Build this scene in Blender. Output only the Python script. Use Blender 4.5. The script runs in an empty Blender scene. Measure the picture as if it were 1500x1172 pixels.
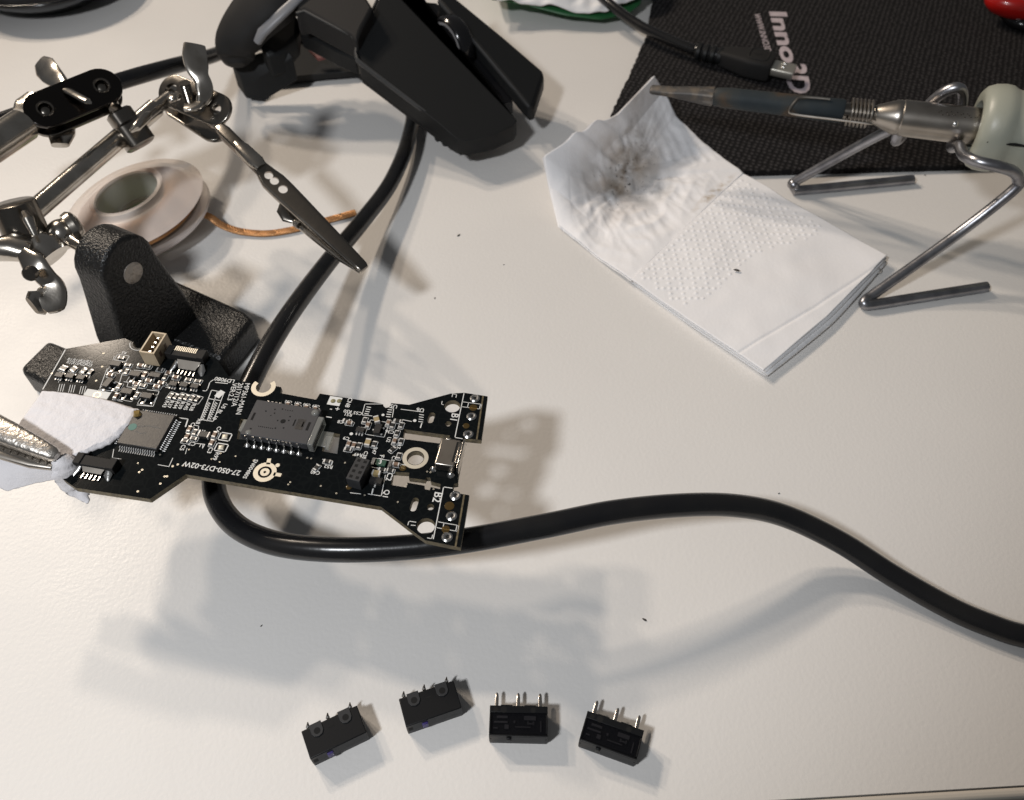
import bpy, bmesh, math, random
from mathutils import Vector, Matrix, noise
from mathutils.geometry import tessellate_polygon

# ------------------------------------------------------------------ camera, world, lamps
S = 0.001                                   # everything below is written in millimetres
F_PX, ELEV, CAM_H = 1220.0, math.radians(51.0), 192.0     # focal length (px of 1500), tilt, height over the desk
CAM = Vector((0, -CAM_H / math.tan(ELEV), CAM_H))
FWD = Vector((0, math.cos(ELEV), -math.sin(ELEV)))
RGT = Vector((1, 0, 0))
UPV = RGT.cross(FWD)

sc = bpy.context.scene
COL = sc.collection
cam_d = bpy.data.cameras.new('camera')
cam_o = bpy.data.objects.new('camera', cam_d)
COL.objects.link(cam_o)
cam_o.matrix_world = Matrix.Translation(CAM * S) @ Matrix((RGT, UPV, -FWD)).transposed().to_4x4()
cam_d.sensor_width = 36.0
cam_d.lens = F_PX / 1500.0 * 36.0
cam_d.clip_start, cam_d.clip_end = 0.01, 30.0
cam_d.dof.use_dof = True
cam_d.dof.focus_distance = 0.196
cam_d.dof.aperture_fstop = 27.0
sc.camera = cam_o

world = bpy.data.worlds.new('World')
sc.world = world
world.use_nodes = True
bg = world.node_tree.nodes['Background']
bg.inputs[0].default_value = (0.95, 0.97, 1.0, 1)
bg.inputs[1].default_value = 0.085

def area_lamp(name, loc, target, size, power, color):
    d = bpy.data.lights.new(name, 'AREA')
    d.shape = 'DISK'; d.size = size * S; d.energy = power; d.color = color
    o = bpy.data.objects.new(name, d)
    COL.objects.link(o)
    o.location = Vector(loc) * S
    o.rotation_euler = (Vector(target) - Vector(loc)).to_track_quat('-Z', 'Y').to_euler()
    return o
for i_, (dx, dy, dz) in enumerate(((0, 0, 120), (-165, -125, -60), (165, 125, -60))):      # three bulbs of one room lamp
    area_lamp('warm_room_lamp', (-1000 + dx, 890 + dy, 1150 + dz), (0, 0, 0), 95, 6.5, (1.0, 0.853, 0.70))
sd = bpy.data.lights.new('cool_desk_lamp', 'SPOT')               # shaded lamp in front, throwing a soft-edged pool of light
sd.energy = 6.5; sd.color = (0.94, 0.965, 1.0); sd.shadow_soft_size = 26 * S
sd.spot_size = math.radians(53); sd.spot_blend = 0.55
so_ = bpy.data.objects.new('cool_desk_lamp', sd); COL.objects.link(so_)
so_.location = Vector((-215, -275, 420)) * S
so_.rotation_euler = (Vector((-60, 60, 0)) - Vector((-215, -275, 420))).to_track_quat('-Z', 'Y').to_euler()

vs = sc.view_settings
vs.view_transform = 'Standard'; vs.look = 'None'; vs.exposure = 0.0; vs.gamma = 1.0
vs.use_curve_mapping = False
sc.render.engine = 'CYCLES'
sc.cycles.use_denoising = True
sc.cycles.max_bounces = 8
sc.cycles.transparent_max_bounces = 12
sc.cycles.caustics_reflective = False
sc.cycles.caustics_refractive = False
sc.cycles.sample_clamp_indirect = 4.0

rnd = random.Random(7)

def P(x, y, z=0.0):
    """point (mm) at height z that the photograph shows at pixel x, y"""
    d = FWD + RGT * ((x - 750) / F_PX) - UPV * ((y - 586) / F_PX)
    return CAM + d * ((z - CAM.z) / d.z)

def px_scale(p):
    return F_PX / (Vector(p) - CAM).dot(FWD)

# ------------------------------------------------------------------ materials
MATS = {}
def mat(name, color=(0.5, 0.5, 0.5), rough=0.5, metal=0.0, bump=None, vary=None, spec=None, coat=0.0, trans=0.0, sheen=0.0):
    if name in MATS:
        return MATS[name]
    m = bpy.data.materials.new(name); m.use_nodes = True
    nt = m.node_tree; b = nt.nodes['Principled BSDF']
    b.inputs['Base Color'].default_value = (*color, 1)
    b.inputs['Roughness'].default_value = rough
    b.inputs['Metallic'].default_value = metal
    if spec is not None: b.inputs['Specular IOR Level'].default_value = spec
    if coat: b.inputs['Coat Weight'].default_value = coat
    if trans: b.inputs['Transmission Weight'].default_value = trans
    if sheen: b.inputs['Sheen Weight'].default_value = sheen
    tc = nt.nodes.new('ShaderNodeTexCoord')
    if bump:                                   # (scale per metre, distance m, detail[, strength])
        n = nt.nodes.new('ShaderNodeTexNoise'); n.inputs['Scale'].default_value = bump[0]
        n.inputs['Detail'].default_value = bump[2]
        bp = nt.nodes.new('ShaderNodeBump'); bp.inputs['Distance'].default_value = bump[1]
        bp.inputs['Strength'].default_value = bump[3] if len(bump) > 3 else 1.0
        nt.links.new(tc.outputs['Object'], n.inputs['Vector'])
        nt.links.new(n.outputs['Fac'], bp.inputs['Height'])
        nt.links.new(bp.outputs['Normal'], b.inputs['Normal'])
    if vary:                                   # (scale, color2, lo, hi)
        n = nt.nodes.new('ShaderNodeTexNoise'); n.inputs['Scale'].default_value = vary[0]; n.inputs['Detail'].default_value = 5
        r = nt.nodes.new('ShaderNodeMapRange'); r.inputs[1].default_value = vary[2]; r.inputs[2].default_value = vary[3]
        mx = nt.nodes.new('ShaderNodeMix'); mx.data_type = 'RGBA'
        mx.inputs[6].default_value = (*color, 1); mx.inputs[7].default_value = (*vary[1], 1)
        nt.links.new(tc.outputs['Object'], n.inputs['Vector'])
        nt.links.new(n.outputs['Fac'], r.inputs[0]); nt.links.new(r.outputs[0], mx.inputs[0])
        nt.links.new(mx.outputs[2], b.inputs['Base Color'])
    MATS[name] = m
    return m

M_DESK = mat('desk_laminate', (0.755, 0.735, 0.708), 0.36, spec=0.28, bump=(950, 0.00014, 3.0, 0.5), vary=(9, (0.71, 0.69, 0.667), 0.35, 0.7))
dn_ = M_DESK.node_tree; rn = dn_.nodes.new('ShaderNodeTexNoise'); rn.inputs['Scale'].default_value = 26; rn.inputs['Detail'].default_value = 6   # wiped smears in the sheen
rm = dn_.nodes.new('ShaderNodeMapRange'); rm.inputs[1].default_value = 0.35; rm.inputs[2].default_value = 0.7; rm.inputs[3].default_value = 0.31; rm.inputs[4].default_value = 0.44
dn_.links.new(dn_.nodes['Texture Coordinate'].outputs['Object'], rn.inputs['Vector']); dn_.links.new(rn.outputs['Fac'], rm.inputs[0]); dn_.links.new(rm.outputs[0], dn_.nodes['Principled BSDF'].inputs['Roughness'])
M_EDGE = mat('edge_band_plastic', (0.62, 0.57, 0.50), 0.45)
M_FLOOR = mat('floor_dark', (0.05, 0.045, 0.04), 0.7)
M_CABLE = mat('black_cable_jacket', (0.010, 0.010, 0.011), 0.23, bump=(420, 0.00009, 4.0, 0.45), spec=0.45, vary=(60, (0.016, 0.0155, 0.015), 0.45, 0.7))
M_CHROME = mat('nickel_plating', (0.60, 0.56, 0.505), 0.20, 1.0, bump=(330, 0.00012, 3.0, 0.5), vary=(140, (0.38, 0.345, 0.30), 0.42, 0.72))
M_DARKCHROME = mat('dark_nickel', (0.21, 0.192, 0.17), 0.22, 1.0, bump=(300, 0.00008, 2.0, 0.4))
M_BLACKNI = mat('black_nickel_plate', (0.05, 0.045, 0.042), 0.16, 1.0)
M_CAST = mat('black_painted_cast_iron', (0.009, 0.009, 0.009), 0.36, bump=(1300, 0.0006, 2.0, 0.75), spec=0.4)
M_RIVET = mat('hammered_rivet', (0.42, 0.38, 0.34), 0.5, 0.8, bump=(700, 0.0005, 2.0, 0.9))
M_WIRE = mat('zinc_wire', (0.42, 0.42, 0.44), 0.34, 1.0, bump=(300, 0.00012, 4.0, 0.5), vary=(170, (0.25, 0.25, 0.27), 0.4, 0.7))
M_STEEL = mat('brushed_steel', (0.44, 0.405, 0.36), 0.30, 1.0, vary=(120, (0.30, 0.27, 0.235), 0.45, 0.75), bump=(260, 0.00005, 2.0, 0.4))
M_PLAST = mat('black_matte_plastic', (0.0095, 0.0102, 0.0108), 0.52, bump=(1500, 0.00004, 1.0, 0.5), spec=0.28)
M_GREYPL = mat('dark_grey_plastic', (0.022, 0.021, 0.0205), 0.6, bump=(1500, 0.00004, 1.0, 0.5), spec=0.14)
M_GLOSSBLK = mat('glossy_black_plastic', (0.008, 0.008, 0.009), 0.16)
M_SILVERPL = mat('silver_grey_plastic', (0.22, 0.22, 0.23), 0.4)
M_WHITEPRINT = mat('white_print', (0.68, 0.68, 0.66), 0.6)
M_PADPRINT = mat('worn_white_print', (0.50, 0.43, 0.45), 0.8, vary=(260, (0.36, 0.30, 0.33), 0.45, 0.8))
M_BEIGEPL = mat('beige_nylon', (0.52, 0.42, 0.29), 0.45, vary=(300, (0.44, 0.34, 0.22), 0.4, 0.8))
M_CHIP = mat('epoxy_chip', (0.018, 0.018, 0.019), 0.38, spec=0.3, bump=(3500, 0.00003, 2.0, 0.6), vary=(700, (0.034, 0.031, 0.028), 0.4, 0.7))
M_SOLDER = mat('solder', (0.72, 0.71, 0.69), 0.24, 1.0, bump=(900, 0.0001, 2.0, 0.6))
M_LEAD = mat('tinned_lead', (0.66, 0.65, 0.63), 0.38, 0.35)
M_CERAMIC = mat('brown_ceramic', (0.17, 0.105, 0.07), 0.5)
M_TAN = mat('tan_ceramic', (0.33, 0.25, 0.12), 0.45)
M_RESBODY = mat('resistor_black', (0.012, 0.012, 0.012), 0.35)
M_SENSOR = mat('sensor_grey', (0.050, 0.050, 0.054), 0.5, spec=0.25, bump=(3000, 0.00003, 2.0, 0.5))
M_HOLE = mat('moulded_hole', (0.002, 0.002, 0.002), 0.9)
M_FR4 = mat('bare_glass_epoxy', (0.17, 0.135, 0.075), 0.55, bump=(2600, 0.0001, 3.0, 0.7), vary=(1200, (0.07, 0.055, 0.035), 0.4, 0.7))
M_GOLDPAD = mat('tin_pad', (0.60, 0.55, 0.45), 0.42, 0.35)
M_OLIVE = mat('olive_pad', (0.24, 0.23, 0.14), 0.35, 0.6)
M_TEAL = mat('teal_ink', (0.02, 0.13, 0.11), 0.5)
M_GREENFUSE = mat('green_fuse', (0.02, 0.07, 0.045), 0.4)
M_FLUX = mat('amber_flux', (0.40, 0.27, 0.09), 0.2, trans=0.35)
M_COPPER = mat('copper_braid_metal', (0.56, 0.30, 0.135), 0.5, 0.75)
M_RED = mat('red_plastic', (0.42, 0.008, 0.006), 0.25, coat=0.4)
M_GREEN = mat('green_plastic_film', (0.018, 0.11, 0.035), 0.4)
M_PALEGREEN = mat('pale_green_film', (0.40, 0.50, 0.43), 0.5)
M_HANDLE = mat('grey_green_handle', (0.36, 0.37, 0.31), 0.38, bump=(900, 0.00005, 2.0, 0.5))
M_PURPLE = mat('violet_plunger', (0.05, 0.035, 0.16), 0.4)
M_SWITCH = mat('switch_black', (0.006, 0.0065, 0.0075), 0.42, spec=0.22, bump=(2500, 0.00003, 2.0, 0.4))
M_SWITCHBASE = mat('switch_charcoal', (0.026, 0.027, 0.029), 0.45, spec=0.3)
M_PINTIN = mat('tinned_pin', (0.62, 0.58, 0.53), 0.25, 1.0)
M_CRUMB = mat('dark_crumb', (0.03, 0.025, 0.02), 0.6)
M_FELT = mat('white_felt', (0.76, 0.735, 0.745), 0.92, bump=(1700, 0.0004, 3.0, 0.35))
M_TISSUE = mat('white_tissue', (0.86, 0.85, 0.85), 0.85, bump=(420, 0.0004, 4.0, 0.5))

def glassy(name, tint, fac, rough, base):
    m = bpy.data.materials.new(name); m.use_nodes = True
    nt = m.node_tree; b = nt.nodes['Principled BSDF']
    b.inputs['Base Color'].default_value = (*base, 1); b.inputs['Roughness'].default_value = rough
    b.inputs['Specular IOR Level'].default_value = 0.6
    t = nt.nodes.new('ShaderNodeBsdfTransparent'); t.inputs[0].default_value = (*tint, 1)
    mx = nt.nodes.new('ShaderNodeMixShader'); mx.inputs[0].default_value = fac
    nt.links.new(t.outputs[0], mx.inputs[1]); nt.links.new(b.outputs[0], mx.inputs[2])
    nt.links.new(mx.outputs[0], nt.nodes['Material Output'].inputs[0])
    return m
M_MILKY = glassy('milky_polypropylene', (0.97, 0.95, 0.92), 0.50, 0.30, (0.80, 0.72, 0.675))
M_HUB = mat('milky_hub', (0.74, 0.71, 0.66), 0.4, trans=0.3)
M_CLEAR = glassy('clear_lens_plastic', (0.92, 0.92, 0.88), 0.30, 0.12, (0.55, 0.55, 0.52))
M_SMOKE = glassy('smoky_cover', (0.80, 0.80, 0.83), 0.16, 0.25, (0.01, 0.01, 0.012))

M_FLUXFILM = glassy('flux_film', (0.80, 0.70, 0.50), 0.22, 0.15, (0.20, 0.14, 0.06))

def node_mat(name):
    m = bpy.data.materials.new(name); m.use_nodes = True
    nt = m.node_tree
    return m, nt, nt.nodes['Principled BSDF'], nt.nodes.new('ShaderNodeTexCoord')

# solder mask: near-black with faint copper traces under the lacquer
M_PCB, nt, b, tc = node_mat('black_solder_mask')
b.inputs['Roughness'].default_value = 0.13; b.inputs['Specular IOR Level'].default_value = 0.03
vor = nt.nodes.new('ShaderNodeTexVoronoi'); vor.feature = 'DISTANCE_TO_EDGE'; vor.distance = 'CHEBYCHEV'; vor.inputs['Scale'].default_value = 520
rmp = nt.nodes.new('ShaderNodeMapRange'); rmp.inputs[1].default_value = 0.03; rmp.inputs[2].default_value = 0.10
mx = nt.nodes.new('ShaderNodeMix'); mx.data_type = 'RGBA'
mx.inputs[6].default_value = (0.0075, 0.0088, 0.0092, 1); mx.inputs[7].default_value = (0.0055, 0.0066, 0.0072, 1)
nt.links.new(tc.outputs['Object'], vor.inputs['Vector']); nt.links.new(vor.outputs['Distance'], rmp.inputs[0])
nt.links.new(rmp.outputs[0], mx.inputs[0]); nt.links.new(mx.outputs[2], b.inputs['Base Color'])
bp = nt.nodes.new('ShaderNodeBump'); bp.inputs['Distance'].default_value = 0.00001; bp.inputs['Strength'].default_value = 0.08
nt.links.new(rmp.outputs[0], bp.inputs['Height']); nt.links.new(bp.outputs['Normal'], b.inputs['Normal'])

# woven mouse pad cloth
M_CLOTH, nt, b, tc = node_mat('woven_black_cloth')
b.inputs['Specular IOR Level'].default_value = 0.2
b.inputs['Roughness'].default_value = 0.85
mp = nt.nodes.new('ShaderNodeMapping'); mp.inputs['Rotation'].default_value = (0, 0, math.radians(24))
vo = nt.nodes.new('ShaderNodeTexVoronoi'); vo.inputs['Scale'].default_value = 470; vo.inputs['Randomness'].default_value = 0.3
rr = nt.nodes.new('ShaderNodeMapRange'); rr.inputs[1].default_value = 0.12; rr.inputs[2].default_value = 0.42
mx = nt.nodes.new('ShaderNodeMix'); mx.data_type = 'RGBA'
mx.inputs[6].default_value = (0.046, 0.043, 0.044, 1); mx.inputs[7].default_value = (0.007, 0.0063, 0.0067, 1)
nt.links.new(tc.outputs['Object'], mp.inputs['Vector']); nt.links.new(mp.outputs[0], vo.inputs['Vector'])
nt.links.new(vo.outputs['Distance'], rr.inputs[0]); nt.links.new(rr.outputs[0], mx.inputs[0]); nt.links.new(mx.outputs[2], b.inputs['Base Color'])
bp = nt.nodes.new('ShaderNodeBump'); bp.inputs['Distance'].default_value = 0.0006; bp.invert = True
nt.links.new(vo.outputs['Distance'], bp.inputs['Height']); nt.links.new(bp.outputs['Normal'], b.inputs['Normal'])

# heat-tinted steel tube of the iron (blue, straw and grey bands of oxide)
M_TINT, nt, b, tc = node_mat('heat_tinted_steel')
b.inputs['Metallic'].default_value = 0.1; b.inputs['Roughness'].default_value = 0.62; b.inputs['Specular IOR Level'].default_value = 0.2
n = nt.nodes.new('ShaderNodeTexNoise'); n.inputs['Scale'].default_value = 75; n.inputs['Detail'].default_value = 6
cr = nt.nodes.new('ShaderNodeValToRGB')
for i, (p_, c_) in enumerate([(0.30, (0.020, 0.027, 0.032)), (0.46, (0.030, 0.038, 0.043)), (0.56, (0.040, 0.044, 0.044)), (0.66, (0.070, 0.050, 0.034)), (0.76, (0.030, 0.032, 0.040))]):
    e = cr.color_ramp.elements[i] if i < 2 else cr.color_ramp.elements.new(p_)
    e.position = p_; e.color = (*c_, 1)
nt.links.new(tc.outputs['Object'], n.inputs['Vector']); nt.links.new(n.outputs['Fac'], cr.inputs[0]); nt.links.new(cr.outputs[0], b.inputs['Base Color'])

# ------------------------------------------------------------------ mesh helpers (mm in, metres out)
def mesh_data(name, verts, faces, org=Vector((0, 0, 0)), smooth=True, sharp=40):
    me = bpy.data.meshes.new(name)
    me.from_pydata([tuple((Vector(v) - org) * S) for v in verts], [], faces)
    bm = bmesh.new(); bm.from_mesh(me); bmesh.ops.recalc_face_normals(bm, faces=bm.faces); bm.to_mesh(me); bm.free()
    if smooth:
        me.polygons.foreach_set('use_smooth', [True] * len(me.polygons))
        if sharp: me.set_sharp_from_angle(angle=math.radians(sharp))
    me.update()
    return me

class Thing:
    def __init__(self, name, label, cat, org, group=None):
        self.org = Vector(org)
        o = bpy.data.objects.new(name, None); COL.objects.link(o)
        o.empty_display_size = 0.005
        o.location = self.org * S; o['label'] = label; o['category'] = cat
        if group: o['group'] = group
        self.root = o
    def part(self, name, vf, m, parent=None, smooth=True, sharp=40, bevel=0, solid=0, stuff=False, label=None, subsurf=0):
        me = mesh_data(name, vf[0], vf[1], self.org, smooth, sharp)
        return self.link(name, me, m, parent, bevel, solid, stuff, label, subsurf)
    def link(self, name, me, m, parent=None, bevel=0, solid=0, stuff=False, label=None, subsurf=0):
        o = bpy.data.objects.new(name, me); COL.objects.link(o); o.parent = parent or self.root
        if m is not None:
            for q in (m if isinstance(m, (list, tuple)) else [m]): me.materials.append(q)
        finish(o, bevel, solid, subsurf)
        if stuff: o['kind'] = 'stuff'
        if label: o['label'] = label
        return o
    def inst(self, name, me, loc, rot, parent=None):
        o = bpy.data.objects.new(name, me); COL.objects.link(o); o.parent = parent or self.root
        o.location = (Vector(loc) - self.org) * S; o.rotation_euler = rot
        return o

def finish(o, bevel=0, solid=0, subsurf=0):
    if solid:
        d = o.modifiers.new('thick', 'SOLIDIFY'); d.thickness = solid * S; d.offset = -1
    if bevel:
        d = o.modifiers.new('bevel', 'BEVEL'); d.width = bevel * S; d.segments = 3; d.limit_method = 'ANGLE'; d.angle_limit = math.radians(35)
        d.harden_normals = False
    if subsurf:
        d = o.modifiers.new('smooth', 'SUBSURF'); d.levels = subsurf; d.render_levels = subsurf

def single(name, vf, m, label, cat, group=None, kind=None, **k):
    v = [Vector(q) for q in vf[0]]
    c = Vector((sum(q.x for q in v) / len(v), sum(q.y for q in v) / len(v), min(q.z for q in v)))
    me = mesh_data(name, v, vf[1], c, k.get('smooth', True), k.get('sharp', 40))
    o = bpy.data.objects.new(name, me); COL.objects.link(o); o.location = c * S
    for q in (m if isinstance(m, (list, tuple)) else [m]): me.materials.append(q)
    finish(o, k.get('bevel', 0), k.get('solid', 0), k.get('subsurf', 0))
    if label: o['label'] = label
    if cat: o['category'] = cat
    if group: o['group'] = group
    if kind: o['kind'] = kind
    return o

def merge(*vfs):
    V, Fc = [], []
    for v, f in vfs:
        k = len(V); V += list(v); Fc += [tuple(i + k for i in q) for q in f]
    return V, Fc

def catmull(pts, n=8):
    pts = [Vector(p) for p in pts]; out = []
    for i in range(len(pts) - 1):
        a = pts[i - 1] if i else pts[0] * 2 - pts[1]
        b_, c = pts[i], pts[i + 1]
        d = pts[i + 2] if i + 2 < len(pts) else c * 2 - b_
        for k in range(n):
            t = k / n
            out.append(0.5 * (2 * b_ + (c - a) * t + (2 * a - 5 * b_ + 4 * c - d) * t * t + (3 * b_ - a - 3 * c + d) * t ** 3))
    out.append(pts[-1]); return out

def sample(vals, n):
    """piecewise-linear resample of a list to n values"""
    if not isinstance(vals, (list, tuple)): return [vals] * n
    out = []
    for i in range(n):
        t = i / (n - 1) * (len(vals) - 1); k = min(int(t), len(vals) - 2)
        out.append(vals[k] + (vals[k + 1] - vals[k]) * (t - k))
    return out

def sweep(path, hw, ht=None, nseg=16, up=None, power=2.0, cap=True):
    """superelliptic section (half width hw sideways, half thickness ht along up) swept along path"""
    path = [Vector(p) for p in path]; n = len(path)
    hw = sample(hw, n); ht = hw if ht is None else sample(ht, n)
    V, Fc = [], []
    tan = [(path[min(i + 1, n - 1)] - path[max(i - 1, 0)]).normalized() for i in range(n)]
    nrm = Vector(up) if up is not None else (Vector((0, 0, 1)) if abs(tan[0].z) < 0.9 else Vector((1, 0, 0)))
    for i in range(n):
        t = tan[i]
        nn = (nrm - t * nrm.dot(t)).normalized()
        if up is None: nrm = nn
        side = t.cross(nn)
        for k in range(nseg):
            a = 2 * math.pi * k / nseg
            ca, sa = math.cos(a), math.sin(a)
            ex = 2 / power
            V.append(path[i] + side * hw[i] * math.copysign(abs(ca) ** ex, ca) + nn * ht[i] * math.copysign(abs(sa) ** ex, sa))
    for i in range(n - 1):
        for k in range(nseg):
            a, b_ = i * nseg + k, i * nseg + (k + 1) % nseg
            Fc.append((a, b_, b_ + nseg, a + nseg))
    if cap:
        Fc.append(tuple(range(nseg - 1, -1, -1))); Fc.append(tuple((n - 1) * nseg + k for k in range(nseg)))
    return V, Fc

def lathe(prof, org, axis, nseg=48, closed=False):
    """prof: (distance along axis, radius)"""
    axis = Vector(axis).normalized(); org = Vector(org)
    u = axis.orthogonal().normalized(); w = axis.cross(u)
    V, Fc = [], []
    for h, r in prof:
        for k in range(nseg):
            a = 2 * math.pi * k / nseg
            V.append(org + axis * h + (u * math.cos(a) + w * math.sin(a)) * max(r, 1e-4))
    n = len(prof)
    for i in range(n if closed else n - 1):
        j = (i + 1) % n
        for k in range(nseg):
            k2 = (k + 1) % nseg
            Fc.append((i * nseg + k, i * nseg + k2, j * nseg + k2, j * nseg + k))
    if not closed:
        Fc.append(tuple(range(nseg))); Fc.append(tuple((n - 1) * nseg + k for k in range(nseg)))
    return V, Fc

def box(c, sx, sy, sz, ang=0.0, ux=None):
    """box standing on c (centre of its base)"""
    c = Vector(c)
    u = Vector(ux).normalized() if ux is not None else Vector((math.cos(ang), math.sin(ang), 0))
    v = Vector((-u.y, u.x, 0)); w = Vector((0, 0, 1))
    V = [c + u * (sx / 2 * i) + v * (sy / 2 * j) + w * (sz * k) for k in (0, 1) for i, j in ((-1, -1), (1, -1), (1, 1), (-1, 1))]
    return V, [(3, 2, 1, 0), (4, 5, 6, 7), (0, 1, 5, 4), (1, 2, 6, 5), (2, 3, 7, 6), (3, 0, 4, 7)]

def prism(top, down):
    """polygon top (3-D points) pushed down by vector or by distance"""
    d = down if isinstance(down, Vector) else Vector((0, 0, -down))
    n = len(top); V = [Vector(p) for p in top] + [Vector(p) + d for p in top]
    Fc = [tuple(range(n)), tuple(range(2 * n - 1, n - 1, -1))]
    Fc += [(i, (i + 1) % n, n + (i + 1) % n, n + i) for i in range(n)]
    return V, Fc

def ngon_fill(top, thick):
    """like prism but triangulated caps, for outlines that are concave or not flat"""
    top = [Vector(p) for p in top]; n = len(top)
    tri = tessellate_polygon([[Vector((p.x, p.y, 0)) for p in top]])
    V = top + [p + Vector((0, 0, -thick)) for p in top]
    Fc = [tuple(t) for t in tri] + [tuple(n + i for i in reversed(t)) for t in tri]
    Fc += [(i, (i + 1) % n, n + (i + 1) % n, n + i) for i in range(n)]
    return V, Fc

def grid(fn, nu, nv):
    V = [fn(i / (nu - 1), j / (nv - 1)) for j in range(nv) for i in range(nu)]
    return V, [(j * nu + i, j * nu + i + 1, (j + 1) * nu + i + 1, (j + 1) * nu + i) for j in range(nv - 1) for i in range(nu - 1)]

def polyline(pts, t):
    """point at fraction t of a polyline, by length"""
    pts = [Vector(p) for p in pts]
    L = [(pts[i + 1] - pts[i]).length for i in range(len(pts) - 1)]
    d = t * sum(L)
    for i, l in enumerate(L):
        if d <= l or i == len(L) - 1: return pts[i].lerp(pts[i + 1], min(1, d / max(l, 1e-9)))
        d -= l

def coons(b0, b1, l0, l1):
    """b0/b1: edges along u at v=0/1, l0/l1: edges along v at u=0/1"""
    c00, c10, c01, c11 = Vector(b0[0]), Vector(b0[-1]), Vector(b1[0]), Vector(b1[-1])
    def f(u, v):
        return (polyline(b0, u) * (1 - v) + polyline(b1, u) * v + polyline(l0, v) * (1 - u) + polyline(l1, v) * u
                - (c00 * (1 - u) * (1 - v) + c10 * u * (1 - v) + c01 * (1 - u) * v + c11 * u * v))
    return f

def curve_mesh(splines, extrude, z):
    """filled 2-D outlines with holes -> mesh data (world mm in, metres relative to 0 out)"""
    c = bpy.data.curves.new('tmp', 'CURVE'); c.dimensions = '2D'; c.fill_mode = 'BOTH'; c.extrude = extrude / 2 * S
    for s_ in splines:
        sp = c.splines.new('POLY'); sp.points.add(len(s_) - 1)
        for q, p in zip(sp.points, s_): q.co = (p[0] * S, p[1] * S, 0, 1)
        sp.use_cyclic_u = True
    o = bpy.data.objects.new('tmp', c); COL.objects.link(o)
    me = bpy.data.meshes.new_from_object(o.evaluated_get(bpy.context.evaluated_depsgraph_get()))
    vf = [Vector(v.co) / S + Vector((0, 0, z)) for v in me.vertices], [tuple(p.vertices) for p in me.polygons]
    bpy.data.objects.remove(o); bpy.data.curves.remove(c); bpy.data.meshes.remove(me)
    return vf

_text_cache = {}
def text_vf(s, size, bold=0.0, spacing=1.0, mono=False):
    key = (s, bold, spacing)
    if key not in _text_cache:
        c = bpy.data.curves.new('tmp', 'FONT'); c.body = s; c.size = 1.0; c.align_x = 'CENTER'; c.align_y = 'CENTER'
        c.offset = bold; c.space_character = spacing; c.resolution_u = 3
        o = bpy.data.objects.new('tmp', c); COL.objects.link(o)
        me = bpy.data.meshes.new_from_object(o.evaluated_get(bpy.context.evaluated_depsgraph_get()))
        _text_cache[key] = ([Vector(v.co) for v in me.vertices], [tuple(p.vertices) for p in me.polygons])
        bpy.data.objects.remove(o); bpy.data.curves.remove(c); bpy.data.meshes.remove(me)
    V, Fc = _text_cache[key]
    return [v * size for v in V], Fc

def bool_cut(o, cutters):
    """cut real holes into a part"""
    tmp = []
    for vf in cutters:
        me = mesh_data('cut', *vf, org=o.parent and Vector(o.parent.location) / S or Vector(), smooth=False)
        c = bpy.data.objects.new('cut', me); COL.objects.link(c)
        c.location = o.parent.location if o.parent else (0, 0, 0)
        d = o.modifiers.new('cut', 'BOOLEAN'); d.object = c; d.operation = 'DIFFERENCE'; d.solver = 'EXACT'; tmp.append(c)
    bpy.context.view_layer.update()
    dg = bpy.context.evaluated_depsgraph_get()
    me = bpy.data.meshes.new_from_object(o.evaluated_get(dg))
    o.modifiers.clear(); o.data = me
    me.set_sharp_from_angle(angle=math.radians(35))
    for c in tmp: bpy.data.objects.remove(c)

def circle2(c, r, n=28, r2=None, ang=0.0):
    out = []
    for k in range(n):
        a = 2 * math.pi * k / n
        x, y = r * math.cos(a), (r2 or r) * math.sin(a)
        out.append((c.x + x * math.cos(ang) - y * math.sin(ang), c.y + x * math.sin(ang) + y * math.cos(ang)))
    return out

# ------------------------------------------------------------------ desk
e0, e1 = P(1130, 1172), P(1500, 1150)
ed = (e1 - e0).normalized(); en = Vector((-ed.y, ed.x, 0))
def edge_pt(a, b_, z=0.0): return e0 + ed * a + en * b_ + Vector((0, 0, z))
desk = single('desk', prism([edge_pt(-700, 0), edge_pt(600, 0), edge_pt(600, 700), edge_pt(-700, 700)], 24), M_DESK, None, None, kind='structure', smooth=False)
eb = single('edge_band', prism([edge_pt(-700, -2.4, -0.25), edge_pt(600, -2.4, -0.25), edge_pt(600, -0.12, -0.05), edge_pt(-700, -0.12, -0.05)], 24), M_EDGE, None, None, bevel=0.9)
eb.parent = desk; eb.location = Vector(eb.location) - Vector(desk.location)
single('floor', prism([(-1500, -1500, -720), (1500, -1500, -720), (1500, 1500, -720), (-1500, 1500, -720)], 10), M_FLOOR, None, None, kind='structure', smooth=False)

# ------------------------------------------------------------------ mouse pad
PADZ = 2.6
left = [(958, -60), (957, 0), (951, 30), (946, 55), (937, 78), (924, 105), (914, 128), (905, 148), (885, 190), (866, 236)]
left = [P(x + (rnd.uniform(-1.2, 1.2) if 0 < i < 9 else 0), y, PADZ) for i, (x, y) in enumerate(left)]
jag = []
for a, b_ in zip(left, left[1:]):
    for k in range(10):
        p = a.lerp(b_, k / 10); jag.append(p + Vector((rnd.uniform(-0.35, 0.35), rnd.uniform(-0.2, 0.2), 0)))
front = [P(872, 256, PADZ), P(960, 257, PADZ), P(1075, 251, PADZ), P(1250, 246, PADZ), P(1500, 239, PADZ), P(1640, 236, PADZ)]
pad = Thing('mouse_pad', 'black woven cloth mouse pad with faded white lettering under the iron', 'mouse pad', P(1200, 150))
base = pad.part('cloth', ngon_fill(jag + front + [P(1700, -60, PADZ)], PADZ - 0.02), M_CLOTH, sharp=30)
V, Fc = [], []
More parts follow.
